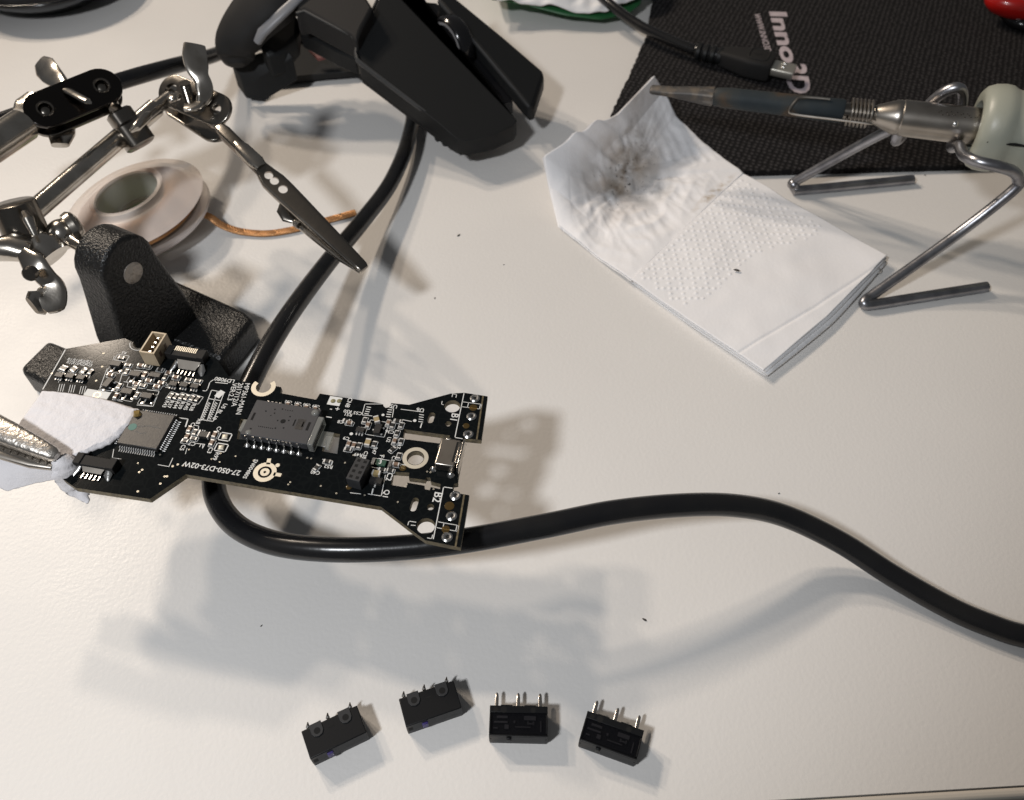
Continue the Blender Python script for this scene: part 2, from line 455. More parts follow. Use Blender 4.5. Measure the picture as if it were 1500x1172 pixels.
def pad_text(s, a, b_, size, bold):
    """letters standing on the line a -> b"""
    a, b_ = P(*a, PADZ), P(*b_, PADZ)
    tv, tf = text_vf(s, 1.0, bold)
    x0, x1 = min(v.x for v in tv), max(v.x for v in tv)
    y0, y1 = min(v.y for v in tv), max(v.y for v in tv)
    d = (b_ - a); up = Vector((-d.y, d.x, 0)).normalized()
    return [a + d * ((v.x - x0) / (x1 - x0)) + up * ((v.y - y0) / (y1 - y0) * size) + Vector((0, 0, 0.05)) for v in tv], tf
txt = merge(pad_text('Inno', (1126, 17), (1145, 92), 8.2, 0.035), pad_text('3D', (1147, 92), (1155, 136), 9.8, 0.035), pad_text('WWW.INNO3D', (1104, 20), (1121, 76), 2.9, 0.012))
pad.part('lettering', txt, M_PADPRINT, parent=base, smooth=False)

# ------------------------------------------------------------------ thick black cable
CZ = [(-60, 200, 40), (60, 158, 38), (170, 121, 37), (250, 98, 30), (300, 85, 19), (350, 70, 8), (420, 60, 4.2), (500, 66, 4.2), (565, 100, 4.2), (602, 152, 4.6), (598, 205, 6),
      (572, 268, 7), (530, 325, 10), (480, 385, 15), (430, 452, 20), (392, 512, 22), (360, 575, 22), (330, 640, 21), (314, 690, 20), (318, 732, 20),
      (346, 770, 21), (400, 795, 23), (480, 805, 25), (580, 803, 26), (680, 792, 27), (800, 770, 27), (900, 750, 26), (1000, 740, 23), (1080, 741, 19),
      (1150, 756, 14), (1230, 794, 9), (1310, 845, 5), (1390, 890, 3.1), (1450, 916, 2.9), (1510, 934, 2.9), (1640, 955, 2.9), (1850, 965, 2.9), (2300, 940, 2.9)]
single('black_cable', sweep(catmull([P(*q) for q in CZ], 10), 2.85, nseg=20), M_CABLE,
       'thick glossy black cable looping under the circuit board and across the desk', 'cable')

# ------------------------------------------------------------------ four microswitches
def microswitch(tl, tr, violet, label):
    a, b_ = P(*tl, 5.8), P(*tr, 5.8)
    u = (b_ - a); u.z = 0; u.normalize(); v = Vector((-u.y, u.x, 0))
    mid = (a + b_) / 2; mid.z = 0
    c = mid - v * 3.25
    t = Thing('microswitch', label, 'microswitch', c, 'microswitches lying in a row on the desk')
    L, D, Hh = 12.8, 6.5, 5.8
    def at(x, y, z=0.0): return c + u * x + v * y + Vector((0, 0, z))
    if violet:
        body = t.part('case', box(at(0, 0, 1.6), L, D, Hh - 1.6 - 0.25, ux=u), M_SWITCH, bevel=0.22)
        t.part('base', box(at(0, 0.02), L - 0.1, D - 0.25, 1.58, ux=u), M_SWITCHBASE, bevel=0.18)
        for x in (-3.2, 3.3):                    # raised ears round the two fixing holes
            t.part('mounting_ear', prism([at(x + q[0], q[1], Hh - 0.02) for q in ((-1.35, 3.6), (-1.35, 1.5), (-0.9, 0.75), (0, 0.45), (0.9, 0.75), (1.35, 1.5), (1.35, 3.6))], 0.3), M_SWITCHBASE, parent=body, bevel=0.08)
            t.part('fixing_hole', lathe([(0, 0.72), (0.03, 0.72)], at(x, 1.75, Hh - 0.03), (0, 0, 1), 20), M_HOLE, parent=body)
        t.part('moulded_slot', box(at(0, 1.4, Hh - 0.26), 1.3, 0.3, 0.04, ux=u), M_HOLE, parent=body)
        t.part('plunger', box(at(-2.2, -3.35, 2.2), 1.35, 0.7, 2.2, ux=u), M_PURPLE, bevel=0.2)
        t.part('end_recess', box(at(-5.5, -3.17, 2.4), 1.0, 0.2, 1.7, ux=u), M_HOLE)
        t.part('moulded_mark', box(at(3.3, -3.18, 2.3), 3.6, 0.16, 0.45, ux=u), M_SWITCH)
        for x in (-5.1, -0.3, 5.0):             # cut pins with a bead of old solder
            j = rnd.uniform(-0.2, 0.2)
            p = t.part('pin', sweep([at(x, 3.0, 2.9), at(x, 3.9, 2.9), at(x + j, 4.5, 3.3), at(x + 0.3 + j, 5.0, 4.2)], [0.42, 0.42, 0.4, 0.12], [0.2, 0.25, 0.3, 0.1], 10), M_PINTIN)
            t.part('solder_bead', sweep([at(x + j, 4.0, 3.0), at(x + j, 4.4, 3.3), at(x + j, 4.9, 3.7)], [0.25, 0.55, 0.1], [0.2, 0.5, 0.1], 10), M_SOLDER, parent=p)
    else:
        body = t.part('case', box(at(0, 0, 1.5), L, D, Hh - 2.3, ux=u), M_SWITCH, bevel=0.1)
        t.part('base', box(at(0, 0.02), L - 0.1, D - 0.2, 1.48, ux=u), M_SWITCHBASE, bevel=0.18)
        for y, w in ((D / 2 - 0.75, 1.5), (-D / 2 + 0.16, 0.32)):
            t.part('case_rim', box(at(0, y, Hh - 0.8), L, w, 0.8, ux=u), M_SWITCH, parent=body, bevel=0.1)
        for x in (-L / 2 + 0.18, L / 2 - 0.18):
            t.part('case_rim', box(at(x, -0.55, Hh - 0.8), 0.36, D - 2.4, 0.8, ux=u), M_SWITCH, parent=body, bevel=0.08)
        for x, r in ((-5.1, 0.55), (-3.3, 0.72), (3.2, 0.6)):
            t.part('fixing_hole', lathe([(0, r), (0.03, r)], at(x, 2.35, Hh - 0.004), (0, 0, 1), 18), M_HOLE, parent=body)
        for x in (-2.7, 2.5):
            t.part('mounting_ear', box(at(x, D / 2 + 0.12, 2.4), 2.6, 0.3, Hh - 2.6, ux=u), M_SWITCH, parent=body, bevel=0.1)
        z = Hh - 0.72
        for (x, y, sx, sy) in ((-3.6, 0.9, 2.4, 0.5), (-3.9, -0.2, 3.0, 0.35), (-2.6, -1.2, 0.9, 0.9), (-0.9, -0.1, 0.4, 0.5), (2.5, 0.75, 2.6, 0.9), (2.1, -0.35, 0.3, 0.7), (3.3, -0.35, 0.3, 0.7), (2.7, -0.45, 1.1, 0.25), (1.0, -1.2, 3.4, 0.2), (-5.0, -1.5, 0.9, 0.25), (4.9, -1.0, 0.25, 2.3)):
            t.part('contact', box(at(x, y, z), sx, sy, 0.38, ux=u), mat('dull_contact', (0.055, 0.053, 0.051), 0.5, 0.1), parent=body)
        t.part('cover', box(at(0, -0.55, Hh - 0.3), L - 0.76, D - 1.9, 0.24, ux=u), M_SMOKE)
        t.part('plunger', box(at(-2.0, -3.35, 2.6), 1.1, 0.9, 2.3, ux=u), M_SWITCH, bevel=0.3)
        for x in (-6.05, 6.05):
            t.part('end_recess', lathe([(0, 0.22), (0.04, 0.22)], at(x, -3.23, 3.5), -v, 12), M_HOLE)
        for x in (-5.0, -0.15, 4.8):
            t.part('pin', sweep([at(x, 3.0, 2.9), at(x, 5.8, 2.9), at(x, 6.7, 2.9), at(x, 7.1, 2.9)], [0.42, 0.42, 0.36, 0.12], [0.2, 0.2, 0.2, 0.1], 12, up=(0, 0, 1), power=4), M_PINTIN)
    return t
microswitch((442, 1070), (521, 1033), True, 'black microswitch with violet plunger, at the row end beside the other violet one')
microswitch((584, 1023), (664, 996), True, 'black microswitch with violet plunger, beside one with a clear smoky cover')
microswitch((718, 1033), (802, 1035), False, 'smoky-covered microswitch with straight pins, between a violet-plunger one and another smoky one')
microswitch((861, 1041), (943.5, 1070), False, 'tilted smoky-covered microswitch with straight pins, at the end of the row')

# ------------------------------------------------------------------ soldering iron
IZ0, IZ1 = 33.0, 41.0
ia, ib = P(953, 131, IZ0), P(1560, 200, IZ1)
iax = (ib - ia).normalized()
def i_t(x):
    lo, hi = -20.0, 260.0
    for _ in range(40):
        m_ = (lo + hi) / 2; d = ia + iax * m_ - CAM
        if 750 + F_PX * d.x / d.dot(FWD) < x: lo = m_
        else: hi = m_
    return lo
def i_r(x, half): return half / px_scale(ia + iax * i_t(x))
def iprof(lst): return [(i_t(x), i_r(x, h)) for x, h in lst]
iron = Thing('soldering_iron', 'soldering iron with heat-tinted tip and grey-green handle resting on wire stand', 'soldering iron', P(1340, 250, 0))
ish = iax.cross(Vector((0, 0, 1))).normalized()
def ip(x): return ia + iax * i_t(x)
tip = iron.part('tip', sweep([ip(x) for x in (953, 956, 985, 998, 1012, 1030, 1045)], [i_r(960, h) for h in (6, 7.2, 7.8, 8.6, 9.4, 11, 12)], [i_r(960, h) for h in (3, 4, 5.5, 7.5, 9.4, 11, 12)], 20, up=Vector((0, -0.35, 1)), power=3.2), mat('worn_tip', (0.075, 0.070, 0.066), 0.5, 0.4, vary=(300, (0.16, 0.13, 0.10), 0.45, 0.75)))
iron.part('tip_face', sweep([ip(x) for x in (952.2, 953.0, 955.5)], [i_r(960, h) for h in (4.5, 6.0, 7.0)], [i_r(960, h) for h in (2, 3, 3.5)], 16, up=Vector((0, -0.35, 1)), power=3), M_GLOSSBLK, parent=tip)
iron.part('tip_ferrule', lathe(iprof([(1022, 9.5), (1026, 10.8), (1044, 12.4), (1046, 11.6)]), ia, iax, 40), mat('grey_ferrule', (0.15, 0.14, 0.13), 0.48, 0.5))
iron.part('heat_tube', lathe(iprof([(1045, 11), (1048, 12.6), (1060, 14.2), (1068, 14.6), (1150, 15.6), (1233, 16.8), (1236, 15.6), (1236, 12)]), ia, iax, 48), M_TINT)
iron.part('inner_sleeve', lathe(iprof([(1230, 12), (1290, 13)]), ia, iax, 32), M_DARKCHROME)
t0_, t1_ = i_t(1242), i_t(1276); coil = []
for k in range(6 * 24 + 1):
    a = k / 24 * 2 * math.pi; r = i_r(1255, 18.8)
    coil.append(ia + iax * (t0_ + (t1_ - t0_) * k / 144) + (ish * math.cos(a) + iax.cross(ish) * math.sin(a)) * r)
iron.part('retaining_spring', sweep(coil, 0.42, nseg=8), M_STEEL)
upx = iax.cross(ish)
if upx.z < 0: upx = -upx
def off(x, s_, h): return ip(x) + ish * s_ + upx * h
rr_ = i_r(1200, 18.2)
hook = catmull([off(1278, rr_ * 0.9, -0.8), off(1274, rr_ * 1.12, -0.6), off(1220, rr_ * 1.08, -0.6), off(1166, rr_ * 1.08, -0.4), off(1158, rr_ * 1.0, 0.8), off(1163, rr_ * 0.75, 3.2), off(1170, rr_ * 0.35, rr_ * 0.97), off(1190, rr_ * 0.25, rr_ * 1.02), off(1212, rr_ * 0.22, rr_ * 1.02)], 6)
iron.part('retaining_clip', sweep(hook, 0.42, nseg=8), M_STEEL)
iron.part('cone', lathe(iprof([(1276, 11), (1280, 13.5), (1308, 23.5), (1312, 24.5), (1316, 25), (1320, 24)]), ia, iax, 48), M_STEEL)
barrel = iron.part('barrel', lathe(iprof([(1318, 24), (1320, 25.6), (1400, 26), (1470, 26.5)]), ia, iax, 56), M_STEEL)
iron.part('rivet_dimple', lathe([(0, 0.9), (0.25, 0.6), (0.3, 0.1)], off(1395, i_r(1395, 25.9) * 0.86, i_r(1395, 25.9) * 0.5), ish * 0.86 + upx * 0.5, 14), M_SOLDER, parent=barrel)
for k in range(26):                               # worn stamped characters, too shallow to read
    x = 1368 + k * 2.9; a = 0.42 + 0.05 * math.sin(k * 1.7)
    n_ = (ish * math.cos(1.0) + upx * math.sin(1.0))
    if k % 7 in (3,): continue
    r = i_r(x, 26.05)
    iron.part('stamped_mark', lathe([(0, 0.26), (0.07, 0.2)], ip(x) + (ish * math.cos(1.05 + 0.12 * math.sin(k * 2.3)) + upx * math.sin(1.05 + 0.12 * math.sin(k * 2.3))) * (r - 0.02), n_, 6), M_DARKCHROME, parent=barrel)
handle = iron.part('handle', lathe(iprof([(1462, 31), (1432, 33), (1427, 36), (1426, 42), (1427, 50), (1432, 56), (1442, 60), (1456, 61.5), (1466, 60.5), (1472, 57), (1480, 55), (1490, 57), (1500, 60), (1560, 62), (1700, 64), (1760, 60)]), ia, iax, 64), M_HANDLE)
iron.part('handle_mouth', lathe(iprof([(1440, 27), (1441.5, 32.6), (1443, 32), (1443, 27)]), ia, iax, 40), M_HOLE, parent=handle)
iron.part('handle_seam', box(off(1505, i_r(1500, 60) * 0.94, 2.4), 26, 1.2, 0.35, ux=iax), M_HOLE, parent=handle)

# ------------------------------------------------------------------ bent wire stand of the iron
WR = 1.75
wp = [P(1337, 263, WR), P(1180, 278, WR), P(1166, 276, WR + 0.5), P(1163, 270, WR + 2.2), P(1172, 262, 6), P(1305, 190, 34), ]
rb = i_r(1400, 26) + WR + 0.1
def ring(x, a, k=1.0): return ip(x) + (ish * math.cos(a) + upx * math.sin(a)) * rb * k
wp2 = wp + [ring(1322, -1.3), ring(1338, -2.2), ring(1356, -3.2), ring(1372, -3.85, 1.25), ring(1390, -4.0, 1.45), ring(1402, -3.7, 1.3), ring(1408, -3.0), ring(1408, -2.2), ring(1406, -1.4)]
wp2 += [P(1405, 214, 37), P(1412, 227, 39), P(1430, 236, 41), P(1462, 244, 41), P(1483, 251, 39), P(1491, 262, 36), P(1484, 279, 32), P(1400, 345, 17), P(1284, 428, 3.6), P(1268, 440, WR + 0.7), P(1267, 446, WR + 0.1), P(1280, 446, WR), P(1330, 438, WR), P(1445, 420, WR)]
single('wire_stand', sweep(catmull(wp2, 8), WR, nseg=14), M_WIRE, 'bent grey wire stand holding up the soldering iron, feet flat on the desk', 'wire stand')

# ------------------------------------------------------------------ USB cable lying on the pad
usb = Thing('usb_cable', 'black micro USB cable with its bare plug lying on the mouse pad', 'cable', P(1080, 110, PADZ))
up_ = [(820, -70, 14), (880, -6, 12), (930, 33, 9), (975, 56, 8), (1018, 74, 7.2)]
ucab = usb.part('cord', sweep(catmull([P(*q) for q in up_], 8), 2.2, nseg=16), M_CABLE)
h0, h1 = P(1018, 74, 7.2), P(1168, 107, 7.4)
hd = (h1 - h0).normalized()
def uh(f): return h0.lerp(h1, f)
usb.part('strain_relief', sweep([uh(f) for f in (0, .02, .26)], [2.4, 2.9, 3.2], None, 18), M_CABLE)
for f in (0.03, 0.10, 0.17, 0.24):
    usb.part('relief_rib', sweep([uh(f - 0.012), uh(f), uh(f + 0.03), uh(f + 0.042)], [3.0, 3.9, 3.9, 3.0], [2.9, 3.5, 3.5, 2.9], 20), M_PLAST)
hs = usb.part('housing', sweep([uh(f) for f in (.26, .30, .50, .55, .74, .76)], [3.2, 3.8, 6.2, 6.6, 6.6, 5.9], [3.2, 3.5, 4.3, 4.4, 4.4, 4.0], 32, up=(0, 0, 1), power=5), M_GREYPL, label='dark grey moulded plug housing')
hsd = Vector((-hd.y, hd.x, 0)).normalized()
c_ = uh(.615); lp = []
for k in range(33):
    a = 2 * math.pi * k / 32; ca, sa = math.cos(a), math.sin(a)
    lp.append(c_ + hd * 4.0 * math.copysign(abs(ca) ** .4, ca) + hsd * 4.3 * math.copysign(abs(sa) ** .4, sa) + Vector((0, 0, 4.34)))
usb.part('raised_frame', sweep(lp, 0.38, nseg=8), M_GREYPL, parent=hs)
fork = c_ + Vector((0, 0, 4.41))
usb.part('usb_symbol', merge(box(fork, 4.6, 0.28, 0.05, ux=hd), box(fork + hd * 0.6 + hsd * 0.7, 1.8, 0.25, 0.05, ux=hd), box(fork - hd * 0.7 - hsd * 0.7, 1.8, 0.25, 0.05, ux=hd)), M_HOLE, parent=hs, smooth=False)
plug = usb.part('metal_plug', sweep([uh(f) for f in (.74, .95, .97)], [4.1, 4.1, 3.9], [1.8, 1.8, 1.7], 24, up=(0, 0, 1), power=6), mat('plug_tin', (0.62, 0.59, 0.52), 0.38, 0.85))
for s_ in (-1.5, 1.5):
    usb.part('latch_bump', sweep([uh(.84) + hsd * s_ + Vector((0, 0, 1.7)), uh(.86) + hsd * s_ + Vector((0, 0, 2.1)), uh(.89) + hsd * s_ + Vector((0, 0, 1.7))], [0.2, 0.4, 0.2], [0.1, 0.25, 0.1], 10), M_SOLDER, parent=plug)

# ------------------------------------------------------------------ folded napkin
M_NAP, nt, b, tc = node_mat('napkin_tissue')
b.inputs['Roughness'].default_value = 0.88; b.inputs['Sheen Weight'].default_value = 0.2
nc0 = P(1010, 330, 0)
def stain(cx, cy, sx, sy, rot, col, prev, noise_scale, lo, hi, fac):
    c_ = (P(cx, cy, 3) - nc0) * S
    mp = nt.nodes.new('ShaderNodeMapping'); mp.vector_type = 'TEXTURE'
    mp.inputs['Location'].default_value = (c_.x, c_.y, 0); mp.inputs['Rotation'].default_value = (0, 0, rot); mp.inputs['Scale'].default_value = (sx * S, sy * S, 1)
    nt.links.new(tc.outputs['Object'], mp.inputs['Vector'])
    sep = nt.nodes.new('ShaderNodeSeparateXYZ'); nt.links.new(mp.outputs[0], sep.inputs[0])
    cmb = nt.nodes.new('ShaderNodeCombineXYZ'); nt.links.new(sep.outputs[0], cmb.inputs[0]); nt.links.new(sep.outputs[1], cmb.inputs[1])
    ln = nt.nodes.new('ShaderNodeVectorMath'); ln.operation = 'LENGTH'; nt.links.new(cmb.outputs[0], ln.inputs[0])
    f1 = nt.nodes.new('ShaderNodeMapRange'); f1.inputs[1].default_value = 1.0; f1.inputs[2].default_value = 0.1; nt.links.new(ln.outputs['Value'], f1.inputs[0])
    nz = nt.nodes.new('ShaderNodeTexNoise'); nz.inputs['Scale'].default_value = noise_scale; nz.inputs['Detail'].default_value = 6
    nt.links.new(tc.outputs['Object'], nz.inputs['Vector'])
    f2 = nt.nodes.new('ShaderNodeMapRange'); f2.inputs[1].default_value = lo; f2.inputs[2].default_value = hi; f2.inputs[4].default_value = fac; nt.links.new(nz.outputs['Fac'], f2.inputs[0])
    ml = nt.nodes.new('ShaderNodeMath'); ml.operation = 'MULTIPLY'; nt.links.new(f1.outputs[0], ml.inputs[0]); nt.links.new(f2.outputs[0], ml.inputs[1])
    mx = nt.nodes.new('ShaderNodeMix'); mx.data_type = 'RGBA'; mx.inputs[7].default_value = (*col, 1)
    nt.links.new(ml.outputs[0], mx.inputs[0])
    if prev is None: mx.inputs[6].default_value = (0.86, 0.85, 0.86, 1)
    else: nt.links.new(prev, mx.inputs[6])
    return mx.outputs[2]
o_ = stain(915, 258, 34, 20, 1.0, (0.30, 0.205, 0.115), None, 90, 0.30, 0.66, 0.85)
o_ = stain(938, 272, 30, 18, 0.4, (0.17, 0.18, 0.18), o_, 150, 0.42, 0.68, 0.6)
o_ = stain(918, 250, 27, 7, 1.15, (0.12, 0.075, 0.035), o_, 260, 0.42, 0.66, 0.9)
o_ = stain(920, 265, 26, 12, 0.9, (0.012, 0.010, 0.008), o_, 700, 0.62, 0.69, 1.0)
o_ = stain(1045, 283, 16, 2.2, 0.85, (0.38, 0.27, 0.14), o_, 300, 0.42, 0.6, 0.8)
nt.links.new(o_, b.inputs['Base Color'])
nz = nt.nodes.new('ShaderNodeTexNoise'); nz.inputs['Scale'].default_value = 900; nz.inputs['Detail'].default_value = 4
nt.links.new(tc.outputs['Object'], nz.inputs['Vector'])
bp = nt.nodes.new('ShaderNodeBump'); bp.inputs['Distance'].default_value = 0.00012; bp.inputs['Strength'].default_value = 0.6
nt.links.new(nz.outputs['Fac'], bp.inputs['Height']); nt.links.new(bp.outputs['Normal'], b.inputs['Normal'])

nap = Thing('paper_napkin', 'folded white paper napkin with brown and sooty scorch marks at its crumpled end', 'napkin', nc0)
NZ = 3.8
qa, qb, qc, qd = P(925, 409, NZ - 1.0), P(1119, 541, NZ), P(1299, 374, NZ), P(1089, 254, NZ - 0.6)
flat = coons([qa, P(1020, 474, NZ), qb], [qd, P(1195, 316, NZ), qc], [qa, P(1005, 332, NZ - 0.7), qd], [qb, P(1212, 462, NZ + 0.2), qc])
du = (qb - qa).normalized(); dv = (qd - qa).normalized()
Lu, Lv = (qb - qa).length, (qd - qa).length
emb = []                                              # embossed lattice of small dots along the fold side
for i in range(-14, 30):
    for j in range(0, 40):
        for k in range(3):
            x, y = 6.2 * (i + 0.5 * (j % 2)) + (k - 1) * 1.55, 3.1 * j + (k - 1) * 1.55 * (1 if j % 2 else -1)
            emb.append((x, y))
emb_set = {}
for x, y in emb:
    emb_set.setdefault((int(x // 2), int(y // 2)), []).append((x, y))
def flat_f(u, v):
    p = flat(u, v)
    a, c2 = u * Lu, v * Lv
    reach = 19 + 14 * v + 2.5 * math.sin(v * 9)
    if 1.0 < a < reach and 2 < c2 < Lv - 3:
        for gx in (-1, 0, 1):
            for gy in (-1, 0, 1):
                for ex, ey in emb_set.get((int(a // 2) + gx, int(c2 // 2) + gy), ()):
                    d2 = (a - ex) ** 2 + (c2 - ey) ** 2
                    if d2 < 0.45: p = p + Vector((0, 0, 0.34 * (1 - d2 / 0.45)))
    n1 = noise.noise(p * 0.05) * 0.7 + noise.noise(p * 0.14 + Vector((5, 1, 0))) * 0.25
    crease = -0.25 * math.exp(-((a - 0.83 * Lu - 0.14 * c2) / 0.5) ** 2)
    return p + Vector((0, 0, n1 + crease))
nap.part('top_sheet', grid(flat_f, 190, 200), M_NAP, sharp=0, solid=0.6)
for k, (dz, ins, ox) in enumerate(((0.9, 0.9, 0.0), (1.9, 2.3, 0.0), (2.9, 1.4, 0.0))):
    def lay(u, v, dz=dz, ins=ins, ox=ox):
        p = flat(u, v); e = du * ins * max(0, u - 0.5) * 2 * (0.35 + 0.65 * math.sin(math.pi * min(1, 0.15 + v * 0.8))) + dv * (0.9 - v * 1.2)
        return p + e + Vector((0, 0, -dz + 0.3 * noise.noise(p * 0.06 + Vector((k * 3, 0, 0)))))
    nap.part('folded_layer', grid(lay, 24, 24), M_TISSUE, sharp=0, solid=0.8)
# crumpled, lifted end
g0 = [qa + Vector((0, 0, -0.3)), P(1005, 332, NZ - 1.0), qd + Vector((0, 0, -0.2))]
far = [P(820, 331, 1.2), P(806, 272, 9), P(797, 227, 18), P(845, 196, 20), P(905, 166, 22), P(940, 130, 25), P(958, 111, 27)]
le = [g0[0], P(880, 375, 2.5), P(850, 352, 2.2), far[0]]
re = [g0[-1], P(1055, 228, 4), P(1020, 198, 6), P(990, 166, 10), P(972, 130, 17), far[-1]]
crm = coons(g0, far, le, re)
def crm_f(u, v):
    p = crm(u, v)
    w = math.sin(math.pi * min(1, v * 1.05)) ** 0.7 * math.sin(math.pi * (0.08 + 0.84 * u)) ** 0.6
    sag = -7.0 * math.exp(-(((u - 0.45) / 0.33) ** 2 + ((v - 0.52) / 0.30) ** 2))
    d_ = Vector((p.x, p.y, 0)) - P(925, 262, 0)
    ang = math.atan2(d_.y, d_.x); r = d_.length
    rad = (noise.noise(Vector((math.cos(ang) * 4.2, math.sin(ang) * 4.2, 3 + r * 0.03)))) * 1.35 + abs(noise.noise(Vector((math.cos(ang) * 9, math.sin(ang) * 9, 8)))) * -0.8
    fine = noise.noise(p * 0.35) * 0.2 + abs(noise.noise(Vector((p.x * 0.24 + p.y * 0.10, p.y * 0.06, 4)))) * -0.9 + abs(noise.noise(Vector((p.x * 0.09 + p.y * 0.04, p.y * 0.10 - p.x * 0.06, 9)))) * -1.9
    fold = 4.2 * math.exp(-((u - 0.72 + 0.12 * v) / 0.035) ** 2) * max(0, v - 0.45) + 3.4 * math.exp(-((u - 0.55 + 0.06 * v) / 0.03) ** 2) * max(0, v - 0.5)
    q = p + Vector((0, 0, sag + w * (rad * min(1, r / 12) + fine) + fold))
    q.z = max(q.z, 0.7 + 2.8 * min(1, max(0, (q.y - P(900, 275, 0).y) / 6)))
    return q
nap.part('crumpled_end', grid(crm_f, 120, 120), M_NAP, sharp=0, solid=0.35)
def under_f(u, v):
    p = crm_f(u, v); return Vector((p.x, p.y, max(0.2, p.z - 0.5))) - du * 0.7 * v - dv * 0.2
nap.part('folded_layer', grid(under_f, 40, 40), M_TISSUE, sharp=0)

# ------------------------------------------------------------------ circuit board
ZB = 37.0; TH = 1.5
BA = math.radians(-11.0)
BU = Vector((math.cos(BA), math.sin(BA), 0)); BV = Vector((-BU.y, BU.x, 0))
def B(x, y, dz=0.0): return P(x, y, ZB) + Vector((0, 0, dz))
board = Thing('circuit_board', 'black printed circuit board crowded with small parts, held above the desk by a clip', 'circuit board', B(400, 640) - Vector((0, 0, TH)))
outline = [(94, 511.5), (183, 495.5)]
rc = B(207, 504)
out_w = [B(*q) for q in outline]
ringc = B(206, 502); rr1 = 1.9
for k in range(11):
    a = math.radians(175 + k * 19); out_w.append(ringc + Vector((math.cos(a) * rr1, math.sin(a) * rr1, 0)))
out_w += [B(*q) for q in [(232, 508), (250, 511), (316, 524), (336, 553), (352, 558), (366, 561)]]
mc = B(386, 567); mr = 1.78
for k in range(13):
    a = math.radians(150 + k * 19.5); out_w.append(mc + Vector((math.cos(a) * mr, math.sin(a) * mr, 0)))
out_w += [B(*q) for q in [(403, 565.5), (412, 567), (411, 576), (463, 585.5), (468.5, 576.5), (561, 591.5), (562, 595), (565, 597.5), (570, 596.5), (572, 593.5), (573, 590.5), (599, 593), (660, 576.5), (680, 575.3), (714, 580.5),
                          (705, 644.5), (678.5, 642), (677, 668), (671, 700), (671, 708), (664.5, 709), (663.5, 721.5), (687, 725.3), (674.5, 802), (623, 791.5), (607, 780), (558, 742.5), (272, 695), (219.5, 731), (110, 714.5), (76, 690), (52, 640), (62, 568)]]
holes = []
def hole_poly(pts): holes.append([B(*q) for q in pts])
def hole_c(x, y, r): holes.append([Vector((a, c2, 0)) for a, c2 in circle2(B(x, y), r)])
def slot(x, y, L, W, ang=BA + math.pi / 2):
    c_ = B(x, y); pts = []
    for s_ in (1, -1):
        for k in range(9):
            a = ang + (0 if s_ > 0 else math.pi) - math.pi / 2 + math.pi * k / 8
            pts.append(c_ + Vector((math.cos(ang), math.sin(ang), 0)) * s_ * (L - W) / 2 + Vector((math.cos(a), math.sin(a), 0)) * W / 2)
    holes.append(pts)
hole_c(608.6, 671, 1.88)
hole_poly([(592, 629), (659, 638), (656, 651), (590, 643)])
hole_poly([(576, 691), (599.5, 692.5), (599, 700), (623, 703), (624.5, 699.5), (630, 699.5), (631.5, 705.5), (645.5, 709), (644.5, 716.5), (631, 713.5), (629.5, 718), (621, 716.5), (622, 711.5), (596.5, 707), (595.5, 714), (573, 710.5)])
hole_c(662.6, 595.2, 1.85); hole_c(623.8, 770.7, 1.95); hole_c(656.6, 620.8, 0.72); hole_c(630.6, 742.7, 0.78)
slot(631.6, 612, 3.2, 1.45); slot(606.7, 739, 3.5, 1.5)
hole_poly([(352, 613.5), (370, 616), (364, 645), (347, 643)])
hole_poly([(476, 633), (498, 636), (494, 665), (472, 661)])
hole_c(388, 691.7, 0.28)
vf = curve_mesh([[(p.x, p.y) for p in out_w]] + [[(p.x, p.y) for p in h] for h in holes], TH, ZB - TH / 2)
lam = board.part('laminate', vf, [M_PCB, M_FR4], smooth=False)
for pl in lam.data.polygons:
    if abs(pl.normal.z) < 0.5: pl.material_index = 1

# --- printed legend, pads
SV, SF = [], []
PV, PF = [], []
def put(vf, dst='s'):
    V, Fc = (SV, SF) if dst == 's' else (PV, PF)
    k = len(V); V.extend(vf[0]); Fc.extend([tuple(i + k for i in q) for q in vf[1]])
ZS = 0.045
def line(x0, y0, x1, y1, w=0.16):
    a, b_ = B(x0, y0, ZS), B(x1, y1, ZS); d = (b_ - a).normalized(); s_ = Vector((-d.y, d.x, 0)) * w / 2; e = d * w / 2
    put(([a - e - s_, b_ + e - s_, b_ + e + s_, a - e + s_], [(0, 1, 2, 3)]))
def chain(pts, w=0.16):
    for a, b_ in zip(pts, pts[1:]): line(*a, *b_, w)
def legend(s, x, y, size, ang=0.0, bold=0.012, wide=1.0):
    V, Fc = text_vf(s, size, bold); a = BA + math.radians(ang); ca, sa = math.cos(a), math.sin(a); c_ = B(x, y, ZS + 0.01)
    put(([c_ + Vector(((v.x * wide) * ca - v.y * sa, (v.x * wide) * sa + v.y * ca, 0)) for v in V], Fc))
def frame(x, y, L, W, ang=0.0, w=0.13):
    c_ = B(x, y, ZS); a = BA + math.radians(ang); u = Vector((math.cos(a), math.sin(a), 0)); v = Vector((-u.y, u.x, 0))
    q = [c_ + u * L / 2 * i + v * W / 2 * j for i, j in ((-1, -1), (1, -1), (1, 1), (-1, 1))]
    for i in range(4):
        p0, p1 = q[i], q[(i + 1) % 4]; d = (p1 - p0).normalized(); s_ = Vector((-d.y, d.x, 0)) * w / 2; e = d * w / 2
        put(([p0 - e - s_, p1 + e - s_, p1 + e + s_, p0 - e + s_], [(0, 1, 2, 3)]))
